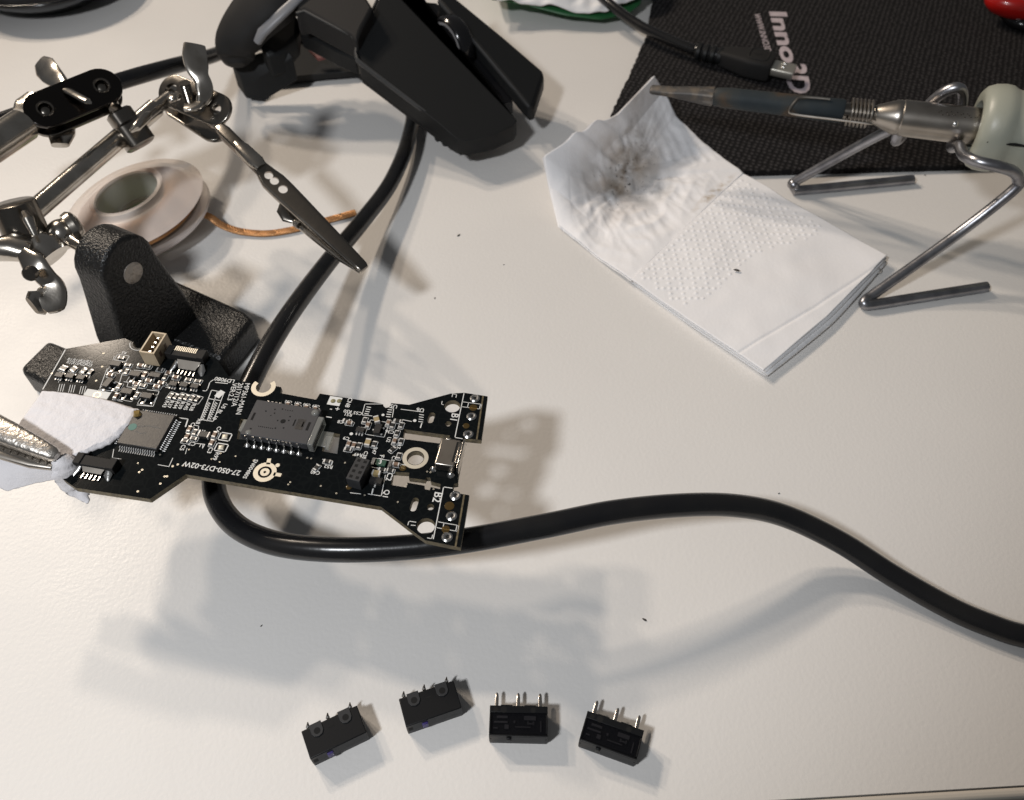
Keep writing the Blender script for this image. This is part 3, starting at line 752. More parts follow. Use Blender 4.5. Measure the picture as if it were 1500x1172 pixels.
def annulus(x, y, r0, r1, dst='p', a0=0.0, a1=360.0, z=0.05):
    c_ = B(x, y, z); n = 36; V, Fc = [], []
    for k in range(n + 1):
        a = math.radians(a0 + (a1 - a0) * k / n); d = Vector((math.cos(a), math.sin(a), 0)); V += [c_ + d * r0, c_ + d * r1]
    for k in range(n): Fc.append((2 * k, 2 * k + 1, 2 * k + 3, 2 * k + 2))
    put((V, Fc), dst)
def padrect(x, y, L, W, ang=0.0, dst='p', z=0.05):
    c_ = B(x, y, z); a = BA + math.radians(ang); u = Vector((math.cos(a), math.sin(a), 0)); v = Vector((-u.y, u.x, 0))
    put(([c_ + u * L / 2 * i + v * W / 2 * j for i, j in ((-1, -1), (1, -1), (1, 1), (-1, 1))], [(0, 1, 2, 3)]), dst)

# shared small components -------------------------------------------------
def chip_mesh(name, L, W, Hh, body, end=M_LEAD, e=0.26):
    vf = merge(box((0, 0, 0), L - 2 * e, W, Hh), box((-L / 2 + e / 2, 0, 0), e, W * 1.02, Hh * 1.05), box((L / 2 - e / 2, 0, 0), e, W * 1.02, Hh * 1.05))
    me = mesh_data(name, vf[0], vf[1], smooth=False)
    me.materials.append(body); me.materials.append(end)
    for i, pl in enumerate(me.polygons): pl.material_index = 0 if i < 6 else 1
    return me
def sot_mesh(name, L, W, Hh, nl, nr):
    parts = [box((0, 0, 0.1), L, W, Hh)]
    leg = []
    for n, s_ in ((nl, 1), (nr, -1)):
        for k in range(n):
            x = (k - (n - 1) / 2) * (L * 0.36 if n == 3 else L * 0.66)
            leg.append(box((x, s_ * (W / 2 + 0.24), 0.02), 0.32, 0.6, 0.22))
    vf = merge(*(parts + leg)); me = mesh_data(name, vf[0], vf[1], smooth=False)
    me.materials.append(M_CHIP); me.materials.append(M_LEAD)
    for i, pl in enumerate(me.polygons): pl.material_index = 0 if i < 6 else 1
    return me
ME = {'resistor': chip_mesh('resistor', 1.5, 0.8, 0.42, M_RESBODY), 'capacitor': chip_mesh('capacitor', 1.5, 0.8, 0.65, M_CERAMIC),
      'tan_capacitor': chip_mesh('tan_capacitor', 1.9, 1.2, 0.9, M_TAN, e=0.35), 'diode': chip_mesh('diode', 2.5, 1.5, 0.9, M_CHIP, e=0.2),
      'transistor': sot_mesh('transistor', 2.7, 1.5, 0.95, 2, 1), 'small_transistor': sot_mesh('small_transistor', 1.9, 1.25, 0.85, 3, 3)}
def comp(kind, x, y, ang=0.0, name=None):
    me = ME[kind]; nm = name or kind.replace('tan_', '').replace('small_', '')
    o = bpy.data.objects.new(nm, me); COL.objects.link(o); o.parent = board.root
    o.location = (B(x, y, 0.02) - board.org) * S; o.rotation_euler = (0, 0, BA + math.radians(ang))
    return o
def A(x, y): return 60 + x / 4.687, 490 + y / 4.687          # zoomed crops the positions were read from
def D(x, y): return 250 + x / 6.0, 550 + y / 6.0
def G(x, y): return 460 + x / 4.69, 560 + y / 4.69

# main controller ---------------------------------------------------------
qc_ = A(738, 676); c_ = B(*qc_)
QS = 10.0; QA = BA + math.radians(0.5)
qu = Vector((math.cos(QA), math.sin(QA), 0)); qv = Vector((-qu.y, qu.x, 0))
mcu = board.part('controller_chip', box(c_ + Vector((0, 0, 0.15)), QS, QS, 1.4, ux=qu), M_CHIP, bevel=0.25, label='square grey-black chip with fine leads on all four sides')
leads = []
for s_ in range(4):
    o_d = (qu, qv, -qu, -qv)[s_]; a_d = (qv, -qu, -qv, qu)[s_]
    for k in range(16):
        p = c_ + o_d * (QS / 2 + 0.05) + a_d * ((k - 7.5) * 0.56)
        leads.append(sweep([p + Vector((0, 0, 0.75)), p + o_d * 0.35 + Vector((0, 0, 0.7)), p + o_d * 0.5 + Vector((0, 0, 0.12)), p + o_d * 1.15 + Vector((0, 0, 0.10))], 0.125, 0.07, 4))
board.part('chip_lead', merge(*leads), M_LEAD, parent=mcu, stuff=True, smooth=False)
board.part('gold_blob', sweep([B(*A(655, 590), 1.5), B(*A(670, 582), 2.1), B(*A(690, 578), 1.9), B(*A(704, 578), 1.4)], [0.3, 0.95, 0.9, 0.3], [0.2, 0.5, 0.5, 0.2], 12), M_FLUX, parent=mcu)
board.part('ink_dot', lathe([(0, 1.0), (0.03, 0.98)], B(*A(645, 662), 1.56), (0, 0, 1), 24), M_TEAL, parent=mcu)
mk = [A(680, 660), A(760, 655), A(830, 672)]; m2 = [A(665, 690), A(700, 708), A(740, 700)]
for pts in (mk, m2):
    board.part('scratch', sweep([B(*q, 1.57) for q in pts], 0.13, 0.012, 6), mat('scuff', (0.09, 0.088, 0.085), 0.6), parent=mcu)
for pts in ([A(950, 572), A(1012, 580), A(995, 635)], [A(500, 790), A(490, 848), A(550, 856)], [A(880, 905), A(905, 850)], [A(805, 895), A(880, 908)]): chain(pts, 0.14)

# optical sensor ----------------------------------------------------------
sc_ = D(985, 500); c_ = B(*sc_)
SA = BA + math.radians(0.2); su = Vector((math.cos(SA), math.sin(SA), 0)); sv = Vector((-su.y, su.x, 0))
SL, SW, SH = 16.0, 10.3, 2.6
def sp(x, y, z=0.0): return c_ + su * x + sv * y + Vector((0, 0, z))
c_ = c_ + Vector((0, 1.2, 0))                             # the read position is the raised top face
sens = board.part('optical_sensor', box(sp(0, 0, 0.5), SL, SW, SH - 0.5, ux=su), M_SENSOR, bevel=0.2, label='dark grey optical sensor block with small moulded holes')
board.part('sensor_frame', box(sp(0, 0, 0.05), SL + 0.6, SW - 1.2, 0.9, ux=su), M_CLEAR, parent=sens, bevel=0.15)
for (x, y, sx, sy) in ((-6.9, 0.2, 0.55, 2.2), (6.6, -0.2, 0.6, 2.4), (3.1, 0.2, 0.35, 1.9), (5.2, 0.1, 0.3, 1.5), (-6.1, -3.3, 0.4, 0.4)):
    board.part('sensor_slot', box(sp(x, y, SH), sx, sy, 0.02, ux=su), M_HOLE, parent=sens, smooth=False)
for (x, y, r) in [(0.4, 0.1, 0.62), (-0.9, 0.1, 0.2), (1.6, 0.6, 0.2), (1.5, 1.7, 0.2), (-1.0, 3.5, 0.2), (-2.7, 3.1, 0.2), (-4.6, 2.2, 0.2), (-2.4, 2.0, 0.2), (-3.0, 1.2, 0.14), (1.2, -1.7, 0.2), (-0.6, -2.1, 0.2)] + [(-0.2 + 0.55 * k, 3.4, 0.14) for k in range(4)] + [(-4.6 + 0.48 * k, -2.3, 0.14) for k in range(8)]:
    board.part('sensor_hole', lathe([(0, r), (0.025, r)], sp(x, y, SH), (0, 0, 1), 14), M_HOLE, parent=sens, smooth=False)
for q in ((sp(6.9, 3.9, SH), 0.95), (sp(-6.3, -4.3, SH - 0.3), 0.8)):
    board.part('glue_drop', lathe([(0, q[1]), (0.25, q[1] * 0.9), (0.5, q[1] * 0.45), (0.55, 0.05)], q[0], (0, 0, 1), 16), M_CLEAR, parent=sens)
board.part('moulded_pocket', box(sp(4.6, 0.0, SH), 1.9, 3.0, 0.02, ux=su), M_CHIP, parent=sens, smooth=False)
for k in range(8):
    x = -6.6 + k * 1.78
    board.part('sensor_pin', sweep([sp(x, -SW / 2 + 0.1, 1.4), sp(x, -SW / 2 - 0.35, 1.3), sp(x, -SW / 2 - 0.5, 0.3), sp(x, -SW / 2 - 0.5, -0.4)], 0.22, 0.14, 6), M_SOLDER, parent=sens, smooth=False)
    board.part('pin_joint', lathe([(0, 0.75), (0.15, 0.6), (0.5, 0.22), (0.55, 0.05)], sp(x + 0.15, -SW / 2 - 1.0, 0.02), (0, 0, 1), 12), M_SOLDER, parent=sens)
    board.part('sensor_pin', sweep([sp(x, SW / 2 - 0.1, 1.4), sp(x, SW / 2 + 0.4, 1.3), sp(x, SW / 2 + 0.5, 0.1)], 0.22, 0.14, 6), M_SOLDER, parent=sens, smooth=False)
for x in (-6.7, -4.9, -3.1, -1.4, -0.5, 0.4, 1.3, 2.2, 3.1, 4.0, 5.7):
    board.part('contact_window', box(sp(x, -SW / 2 - 0.04, SH - 0.75), 0.5, 0.25, 0.55, ux=su), M_SOLDER, parent=sens)
for k in range(5):
    board.part('contact_window', box(sp(-5.2 + k * 1.0 + (0 if k < 4 else 3), SW / 2 + 0.05, SH - 0.6), 0.5, 0.25, 0.5, ux=su), M_SOLDER, parent=sens)
lens = board.part('lens_bracket', box(sp(SL / 2 + 0.75, -1.2, 0.0), 1.5, 8.2, 2.9, ux=su), M_CLEAR, bevel=0.3, label='clear plastic lens bracket beside the sensor')
board.part('bracket_foot', box(sp(SL / 2 + 2.6, -1.2, -1.2), 3.0, 4.4, 1.3, ux=su), M_CLEAR, parent=lens, bevel=0.2)
board.part('bracket_foot', box(sp(-SL / 2 - 1.0, -0.6, -1.3), 2.4, 4.0, 1.3, ux=su), M_CLEAR, parent=lens, bevel=0.2)

# capacitors above the sensor
for k, (x, y) in enumerate(((1030, 270), (1112, 282), (1192, 296), (1272, 308))):
    comp('capacitor', *D(x, y), 90 if k % 2 else 90); frame(*D(x, y), 1.75, 1.35)
    legend(('C32', 'C31', 'C30', 'C29')[k], *D(x + 6, y - 38), 1.05, 180)

# connector CN8 pads
padrect(*D(1442, 226), 3.1, 2.6, 0, 's')
for x in (1428, 1482): board.part('round_pad', lathe([(0, 0.62), (0.1, 0.55), (0.12, 0.05)], B(*D(x, 226), 0.06), (0, 0, 1), 18), M_OLIVE)
legend('CN8', *G(238, 140), 1.5, -90); legend('-', *G(118, 182), 2.0); legend('+', *G(160, 186), 2.0)

# micro USB socket ---------------------------------------------------------
uc = B(*G(915, 520)); UA = BA + math.radians(1.0); uu = Vector((math.cos(UA), math.sin(UA), 0)); uv = Vector((-uu.y, uu.x, 0))
uc = uc + uu * 0.6
def usp(x, y, z=0.0): return uc + uu * x + uv * y + Vector((0, 0, z))
sock = board.part('usb_socket', box(usp(-0.3, 0, 0.05), 4.6, 7.4, 2.5, ux=uu), M_STEEL, bevel=0.35, label='silver micro USB socket')
board.part('socket_lip', box(usp(2.7, 0, 0.0), 0.5, 7.9, 2.75, ux=uu), M_CHROME, parent=sock, bevel=0.12)
board.part('socket_lip', box(usp(2.3, 0, 2.45), 0.9, 5.2, 0.2, ux=uu), M_CHROME, parent=sock, bevel=0.08)
board.part('shell_slot', box(usp(1.35, 0.2, 2.545), 0.45, 5.6, 0.03, ux=uu), M_HOLE, parent=sock, smooth=False)
board.part('shell_tab', box(usp(-0.9, 3.5, 1.5), 1.2, 0.6, 1.2, ux=uu), M_STEEL, parent=sock, bevel=0.15)
for (x, y, r) in ((-2.8, 2.6, 0.75), (-3.0, -3.6, 0.85), (1.2, -4.3, 1.0), (2.2, 4.1, 0.8)):
    board.part('solder_fillet', lathe([(0, r), (0.4, r * 0.8), (0.9, r * 0.35), (1.0, 0.05)], usp(x, y, 0.0), (0, 0, 1), 16), M_SOLDER, parent=sock)

# mounting ring, fiducial ring, notch rings
annulus(608.6, 671, 2.0, 2.95)
annulus(388, 691.7, 1.55, 2.6); annulus(388, 691.7, 0.32, 1.05)
padrect(*D(862, 757), 0.9, 1.6, 12); padrect(*D(938, 872), 1.8, 0.9, 0); annulus(*D(940, 790), 0, 0.5)
annulus(386, 567, 1.82, 2.95, a0=142, a1=400)
annulus(206, 502, 2.55, 2.72, 's', 180, 380)
# two big pads by the sensor
for (x, y) in ((478, 540), (445, 634)):
    frame(*D(x, y), 2.7, 2.1, w=0.24)
    board.part('bare_pad', lathe([(0, 1.0), (0.12, 0.95), (0.3, 0.6), (0.34, 0.05)], B(*D(x, y), 0.03), (0, 0, 1), 4), M_GOLDPAD)
# switch pin joints on both wings
for (x, y) in ((1105, 112), (1082, 235), (1060, 358), (970, 780), (945, 920), (915, 1065)):
    j = board.part('pin_joint', lathe([(0, 1.15), (0.12, 1.2), (0.35, 0.85), (0.3, 0.5), (0.05, 0.42), (0.05, 0.05)], B(*G(x, y), 0.01), (0, 0, 1), 24), M_SOLDER)
    board.part('pin_hole', lathe([(0, 0.4), (0.03, 0.4)], B(*G(x + 3, y), 0.07), (0, 0, 1), 14), M_HOLE, parent=j)
# flux left from unsoldering the switches
for (x, y, r) in ((1094, 175, 1.0), (1045, 300, 0.8), (930, 850, 1.1), (905, 1010, 0.9), (610, 590, 0.8), (240, 720, 0.7)):
    board.part('flux_residue', lathe([(0, r), (0.03, r * 0.9), (0.05, r * 0.4), (0.055, 0.05)], B(*G(x, y), 0.052), (0, 0, 1), 11), M_FLUXFILM)
# wing legend
chain([G(1030, 78), G(968, 380), G(1018, 388)], 0.2)
chain([G(1020, 135), G(1152, 152), G(1143, 185), G(1012, 168)], 0.15); line(*G(1062, 142), *G(1054, 172)); line(*G(1144, 150), *G(1136, 184))
chain([G(948, 728), G(890, 720), G(820, 1075)], 0.2)
chain([G(855, 960), G(995, 985), G(985, 1025), G(846, 1000)], 0.15); line(*G(893, 968), *G(884, 1008)); line(*G(983, 983), *G(973, 1022))
chain([G(948, 100), G(952, 82)]); chain([G(975, 105), G(980, 84), G(950, 80)]); chain([G(880, 132), G(876, 152), G(888, 155)])
chain([G(700, 962), G(652, 955), G(645, 980)]); chain([G(695, 985), G(668, 982)]); chain([G(815, 1050), G(808, 1075), G(780, 1070)])
legend('B1', *G(962, 242), 2.4, -90); legend('B2', *G(846, 790), 2.6, -90)
# U5, U6 outlines
chain([G(475, 150), G(350, 150), G(330, 225), G(398, 232)]); chain([G(520, 175), G(548, 180), G(538, 240)])
for k in range(4):
    line(*G(365 - k * 5, 170 + k * 15), *G(388 - k * 5, 174 + k * 15), 0.22); line(*G(510 - k * 4, 188 + k * 16), *G(534 - k * 4, 191 + k * 16), 0.22)
    line(*G(726 - k * 2, 222 + k * 16), *G(752 - k * 2, 226 + k * 16), 0.2)
annulus(*G(474, 225), 0, 0.35, 's'); annulus(*G(692, 264), 0, 0.4, 's')
chain([G(598, 186), G(745, 205)]); chain([G(610, 258), G(670, 270)])
legend('U5', *G(548, 165), 1.5, 180); legend('U6', *G(730, 190), 1.6, 180)
# 2 x 4 socket header
hc = B(*G(318, 655)); ha = BA + math.radians(-6)
hu = Vector((math.cos(ha), math.sin(ha), 0)); hv = Vector((-hu.y, hu.x, 0))
hdr = board.part('pin_header', box(hc, 3.2, 6.0, 3.4, ux=hu), mat('charcoal_header', (0.030, 0.031, 0.033), 0.5, spec=0.3), bevel=0.1, label='black two by four pin socket')
for i in range(2):
    for j in range(4):
        board.part('header_hole', box(hc + hu * (i - 0.5) * 1.5 + hv * (j - 1.5) * 1.45 + Vector((0, 0, 3.4)), 0.72, 0.72, 0.02, ux=hu), M_HOLE, parent=hdr, smooth=False)
chain([G(250, 760), G(320, 768)])
for k in range(6): line(*G(240 - k, 655 + k * 10), *G(246 - k, 656 + k * 10), 0.12)
# fuse, Q1 area
fz = board.part('fuse', box(B(*G(462, 562), 0.03), 2.3, 1.5, 0.6, ux=BU), M_GREENFUSE, bevel=0.08, label='dark green chip fuse marked 3')
V, Fc = text_vf('3', 1.5, 0.02); ca, sa = math.cos(BA), math.sin(BA)
board.part('fuse_print', ([B(*G(458, 560), 0.68) + Vector((v.x * ca - v.y * sa, v.x * sa + v.y * ca, 0)) for v in V], Fc), M_WHITEPRINT, parent=fz, smooth=False)
for x in (408, 525): board.part('fuse_cap', box(B(*G(x, 552 + (x - 408) * 0.14), 0.02), 0.7, 1.7, 0.65, ux=BU), M_SOLDER, parent=fz)
frame(*G(465, 562), 4.7, 2.5)
comp('tan_capacitor', *G(430, 635)); comp('transistor', *G(428, 690), 0)
chain([G(490, 640), G(462, 782), G(372, 768)], 0.16); chain([G(405, 735), G(398, 765)], 0.3)
legend('Q1', *G(494, 768), 1.7, -90); legend('C2', *G(516, 650), 1.8, -90); legend('F1', *G(462, 518), 1.5, -90)
# right-hand cluster
comp('transistor', *G(440, 335), -90); comp('tan_capacitor', *G(432, 268), -60); frame(*G(435, 318), 4.6, 4.3)
comp('small_transistor', *G(320, 340)); annulus(*G(256, 355), 0, 0.4, 's')
comp('tan_capacitor', *G(372, 425), 90)
for (x, y, a, kd) in ((245, 285, 0, 'capacitor'), (350, 265, 90, 'resistor'), (372, 300, 90, 'capacitor'), (512, 285, 90, 'capacitor'), (540, 300, 90, 'resistor'), (575, 270, 0, 'resistor'), (600, 300, 90, 'resistor'),
                      (240, 430, 90, 'capacitor'), (275, 440, 90, 'capacitor'), (310, 440, 90, 'resistor'), (235, 465, 0, 'resistor'), (415, 430, 90, 'resistor'),
                      (570, 355, 90, 'resistor'), (555, 410, 90, 'capacitor'), (598, 410, 90, 'resistor'), (540, 465, 60, 'resistor'), (585, 510, 90, 'resistor'), (565, 570, 0, 'capacitor'), (525, 610, 0, 'resistor'), (470, 605, 0, 'resistor'), (92, 548, 0, 'resistor'), (18, 590, 70, 'resistor'), (225, 268, 0, 'resistor')):
    comp(kd, *G(x, y), a); frame(*G(x, y), 2.0, 1.2, a, 0.11)
for (s_, x, y, a) in (('C8', 183, 272, 180), ('R50', 232, 200, 180), ('R51', 235, 222, 180), ('C55', 300, 212, 180), ('U7', 330, 318, 180), ('C9', 222, 385, 180), ('R49', 305, 498, 180), ('C38', 350, 500, -90), ('R47', 415, 470, -90), ('U2', 512, 395, -90),
                      ('D1', 605, 405, -90), ('R7', 582, 440, -90), ('C1', 545, 525, -90), ('R1', 610, 580, -90), ('R52', 100, 580, 180), ('C40', 10, 620, 180), ('C36', 520, 340, 180), ('1', 100, 240, -90), ('1', 735, 300, 0)):
    legend(s_, *G(x, y), 1.25 if s_ != '1' else 2.0, a)
chain([G(60, 530), G(130, 542), G(120, 570)]); chain([G(20, 560), G(40, 570), G(25, 615)])
# lettering in the middle of the board
legend('MP361-MAIN', *D(634, 205), 1.75, -81, 0.004); legend('2017/12/A', *D(585, 168), 1.75, -81, 0.004); legend('VER:2.3', *D(540, 145), 1.75, -81, 0.004)
legend('27-050-D73-02W', *D(360, 816), 1.9, 180, 0.012, 1.0)
legend('LD9080', *D(475, 40), 1.6, 180); chain([D(395, 62), D(500, 72)], 0.2)
chain([D(375, 40), D(345, 60), D(325, 120), D(310, 138), D(285, 135)], 0.2)
legend('SN00480S', *D(700, 822), 1.3, -98)
chain([D(360, 130), D(470, 150), D(375, 405), D(262, 388), D(360, 130)], 0.18); chain([D(412, 140), D(320, 400)], 0.18); chain([D(335, 205), D(440, 222)], 0.18)
padrect(*D(432, 165), 1.5, 2.2, -20, 's')
for k in range(8):
    for x0 in (0, 62):
        chain([D(330 + x0 - k * 8, 235 + k * 19), D(352 + x0 - k * 8, 252 + k * 19), D(322 + x0 - k * 8, 250 + k * 19)], 0.13)
legend('U5 BL 10', *D(432, 318), 1.35, -100)
# cluster beside the controller
for (x, y, a, kd) in ((170, 480, 90, 'capacitor'), (150, 545, 90, 'capacitor'), (215, 505, 90, 'resistor'), (205, 560, 0, 'resistor'), (300, 535, 0, 'diode'), (390, 530, 90, 'capacitor'), (365, 600, 90, 'capacitor'), (130, 580, 0, 'resistor')):
    comp(kd, *D(x, y), a); frame(*D(x, y), 2.0, 1.25, a, 0.12)
chain([D(95, 378), D(150, 385), D(128, 450)], 0.16)
chain([D(215, 440), D(248, 445), D(240, 490)], 0.15); chain([D(225, 598), D(285, 605), D(280, 640)], 0.15); chain([D(145, 640), D(130, 690)], 0.12)
for (s_, x, y, a) in (('C6', 190, 440, -90), ('R4', 275, 492, 180), ('C4', 418, 475, -90), ('C5', 105, 635, -90), ('C7', 190, 600, 180), ('L1', 275, 615, 180), ('C3', 345, 660, -90), ('R99', 398, 710, -90), ('R8', 245, 405, -90)):
    legend(s_, *D(x, y), 1.4, a)
# top-left clusters ---------------------------------------------------------
for (x, y) in ((135, 292), (208, 298), (282, 308)):
    comp('small_transistor', *A(x, y)); frame(*A(x + 15, y - 52), 2.0, 1.5, -8, 0.1)
    comp('resistor', *A(x + 18, y - 58), 80)
    for k in range(3): line(*A(x - 5 + k * 16, y + 50), *A(x - 18 + k * 16, y + 100), 0.14)
for k, (x, y) in enumerate(((205, 175), (243, 180), (290, 185), (335, 190))):
    legend(('R12', 'R13', 'R20', 'R21')[k], *A(x, y), 1.15, -90 + 82); legend(('R14', 'R15', 'R22', 'R23')[k], *A(x - 6, y + 20), 1.15, -8)
for (x, y) in ((170, 240), (235, 248), (300, 258), (345, 262)): comp('resistor', *A(x, y), 78)
chain([A(160, 240), A(120, 330)], 0.1); chain([A(355, 235), A(330, 300)], 0.14)
for (x, y, a) in ((520, 215, 0), (468, 345, -100), (655, 285, 0), (792, 292, 0), (598, 405, 0), (732, 435, 0)):
    comp('transistor', *A(x, y), a); frame(*A(x, y + 12), 3.6, 3.4, a, 0.11)
    for sx in (-32, 32): board.part('solder_pad', lathe([(0, 0.55), (0.2, 0.42), (0.26, 0.05)], B(*A(x + sx, y + 38), 0.02), (0, 0, 1), 8), M_SOLDER)
chain([A(455, 235), A(402, 375), A(520, 395), A(560, 265)], 0.15)
chain([A(660, 485), A(770, 495), A(812, 390), A(730, 380)], 0.15); chain([A(545, 395), A(500, 450), A(560, 460)], 0.12)
chain([A(505, 150), A(490, 185)], 0.1); frame(*A(555, 162), 3.2, 1.9, 0, 0.14); comp('resistor', *A(555, 165))
chain([A(570, 325), A(600, 330), A(590, 360), A(700, 372)], 0.14); chain([A(640, 245), A(730, 255)], 0.12)
for (x, y, a, kd) in ((600, 215, 0, 'resistor'), (690, 220, 0, 'capacitor'), (735, 225, 0, 'resistor'), (590, 260, 90, 'resistor'), (715, 285, 90, 'capacitor'), (745, 325, 0, 'capacitor'), (820, 245, 0, 'resistor'), (855, 295, 90, 'resistor'), (660, 345, 0, 'capacitor'), (700, 355, 0, 'resistor'),
                      (800, 365, 0, 'capacitor'), (540, 360, 90, 'resistor'), (650, 370, 90, 'resistor'), (660, 420, 90, 'resistor'), (520, 430, 90, 'capacitor'), (830, 340, 0, 'capacitor'), (480, 285, 0, 'capacitor'), (880, 270, 0, 'capacitor'), (930, 300, 0, 'capacitor'), (1015, 315, 0, 'resistor'), (1080, 325, 0, 'resistor')):
    comp(kd, *A(x, y), a); frame(*A(x, y), 2.0, 1.25, a, 0.11)
for (x, y) in ((915, 352), (988, 358), (1062, 368)):
    comp('small_transistor', *A(x, y)); comp('resistor', *A(x - 20, y + 75), 80); comp('resistor', *A(x + 14, y + 80), 80); frame(*A(x - 3, y + 76), 3.1, 2.3, -8, 0.12)
for k, (x, y) in enumerate(((855, 478), (888, 480), (928, 485), (962, 488), (1000, 496), (1040, 500))):
    legend(('R43', 'R37', 'R44', 'R39', 'R45', 'R38')[k], *A(x, y), 1.35, -90)
legend('U1', *A(870, 355), 1.2, -90); legend('R5', *A(572, 125), 1.2, 180)
padrect(*A(385, 412), 6.2, 2.4, 0, 's')
annulus(*A(385, 416), 0.6, 1.0, 'p', z=0.06)
# white edge line and vias
chain([(95.5, 513), (63, 570)], 0.28)
for k in range(70):
    x, y = rnd.uniform(150, 640), rnd.uniform(600, 740)
    if not (0.16 * (x - 270) + 600 < y < 0.16 * (x - 270) + 690): continue
    annulus(x, y, 0.10, 0.19, 'p', z=0.04)
for (x, y) in ((675, 945), (695, 930), (865, 975), (850, 975), (820, 1025), (665, 1078), (905, 905), (940, 893), (380, 318), (75, 268), (420, 222), (430, 130)): annulus(*A(x, y), 0.1, 0.26, 'p')
board.part('silkscreen_print', (SV, SF), M_WHITEPRINT, smooth=False)
board.part('bare_metal_pads', (PV, PF), M_GOLDPAD, smooth=False)
# milled bare strips along the wing ends
for (a, b_, nm) in (((714, 580.5), (705, 644.5), 1), ((687, 725.3), (674.5, 802), 1)):
    p0, p1 = B(*a), B(*b_); d = (p1 - p0).normalized(); n_ = Vector((d.y, -d.x, 0))
    if n_.x < 0: n_ = -n_
    board.part('milled_edge', prism([p0 - n_ * 1.25 + Vector((0, 0, 0.06)), p0 + n_ * 0.06 + Vector((0, 0, -0.15)), p1 + n_ * 0.06 + Vector((0, 0, -0.15)), p1 - n_ * 1.25 + Vector((0, 0, 0.06))], 0.3), M_FR4, smooth=False)

# --- the three connectors
def fpc(x, y, L, px_metal, name, label):
    c_ = B(x, y)
    f_ = board.part(name, box(c_, L, 2.6, 1.9, ux=BU), M_GREYPL, bevel=0.15, label=label)
    for s_ in (-1, 1): board.part('end_block', box(c_ + BU * s_ * (L / 2 - 0.6) + BV * 0.1, 1.7, 2.9, 2.2, ux=BU), M_GREYPL, parent=f_, bevel=0.15)
    cm = B(*px_metal)
    board.part('locking_plate', prism([cm + BU * -3.1 + BV * 1.0 + Vector((0, 0, 1.7)), cm + BU * 3.1 + BV * 1.0 + Vector((0, 0, 1.7)), cm + BU * 2.2 + BV * -1.0 + Vector((0, 0, 0.7)), cm + BU * -2.2 + BV * -1.0 + Vector((0, 0, 0.7))], 0.2), M_STEEL, parent=f_, smooth=False)
    for k in range(5):
        board.part('connector_pin', box(cm + BU * (k - 2) * 1.0 + BV * -1.7, 0.3, 1.5, 0.3, ux=BU), M_SOLDER, parent=f_, smooth=False)
    for s_, r in ((-1, 0.7), (1, 0.95)):
        board.part('solder_anchor', sweep([cm + BU * s_ * 3.3 + BV * 0.8 + Vector((0, 0, 1.2)), cm + BU * s_ * 3.7 + BV * -0.7 + Vector((0, 0, 0.5)), cm + BU * s_ * 4.2 + BV * -2.0 + Vector((0, 0, 0.1))], [0.5, r, 0.3], [0.2, 0.3, 0.1], 8), M_SOLDER, parent=f_)
    return f_
f1_ = fpc(*A(1010, 160), 9.6, A(1018, 232), 'ribbon_connector', 'dark ribbon connector beside the beige header')
for k in range(12):
    board.part('contact_finger', box(B(*A(945 + k * 12.5, 130 + k * 2.1), 1.92), 0.28, 1.5, 0.12, ux=BU), M_GOLDPAD, parent=f1_, smooth=False)
fpc(*A(395, 905), 9.2, A(372, 938), 'ribbon_connector', 'dark ribbon connector near the white felt')
legend('CN5', *A(602, 1005), 2.0, -90); legend('CN4', *A(1218, 265), 2.0, -90)
chain([A(540, 955), A(582, 962), A(560, 1030)], 0.18); chain([A(1150, 205), A(1196, 215), A(1180, 270)], 0.18)
chain([A(225, 905), A(245, 960), A(228, 1040)], 0.12); frame(*A(285, 985), 3.0, 1.6, 0, 0.1)
# beige upright header
bc = B(233, 520)
bx = [(-1.75, 0, 0.45, 7.0), (1.75, 0, 0.45, 7.0), (0, 3.3, 3.1, 0.45), (0, -3.3, 3.1, 0.45)]
bh = board.part('header_shell', merge(*[box(bc + BU * x + BV * y, sx, sy, 4.6, ux=BU) for x, y, sx, sy in bx] + [box(bc, 3.2, 6.3, 1.2, ux=BU)]), M_BEIGEPL, smooth=False, bevel=0.06, label='upright beige four-pin header')
for k in range(4):
    board.part('header_pin', box(bc + BV * (k - 1.5) * 1.5 + Vector((0, 0, 1.2)), 0.5, 0.5, 2.6, ux=BU), M_SOLDER, parent=bh, smooth=False)
for k in range(2):
    board.part('header_notch', box(bc + BU * 1.97 + BV * (1.2 - 2.6 * k) + Vector((0, 0, 1.6)), 0.06, 0.9, 1.6, ux=BU), M_CERAMIC, parent=bh, smooth=False)

# ------------------------------------------------------------------ felt wrapped round the board end
felt = Thing('felt_pad', 'white felt scrap pinched by the clip and wrapped over the circuit board end', 'felt scrap', B(100, 640) - Vector((0, 0, 6)))
FZ = ZB + 2.4
top_f = coons([P(60, 571, FZ), P(100, 574, FZ), P(150, 582, FZ), P(203, 598, FZ - 0.8)], [P(22, 626, FZ - 1), P(50, 650, FZ - 0.6), P(92, 676, FZ - 1.5)], [P(60, 571, FZ), P(42, 596, FZ), P(22, 626, FZ - 1)], [P(203, 598, FZ - 0.8), P(190, 622, FZ - 0.6), P(158, 648, FZ - 1), P(120, 664, FZ - 1), P(92, 676, FZ - 1.5)])
def felt_f(u, v):
    p = top_f(u, v)
    e = min(u, 1 - u, v, 1 - v)
    rag = Vector((noise.noise(p * 0.9), noise.noise(p * 0.9 + Vector((9, 0, 0))), 0)) * (0.35 if u > 0.9 or v > 0.9 else 0.08)
    bulge = 0.45 * math.sin(math.pi * u) ** 0.5 * math.sin(math.pi * v) ** 0.5
    return p + rag + Vector((0, 0, bulge + 0.14 * noise.noise(p * 0.55) + 0.05 * noise.noise(p * 1.6) - (0.5 if e < 0.02 else 0)))
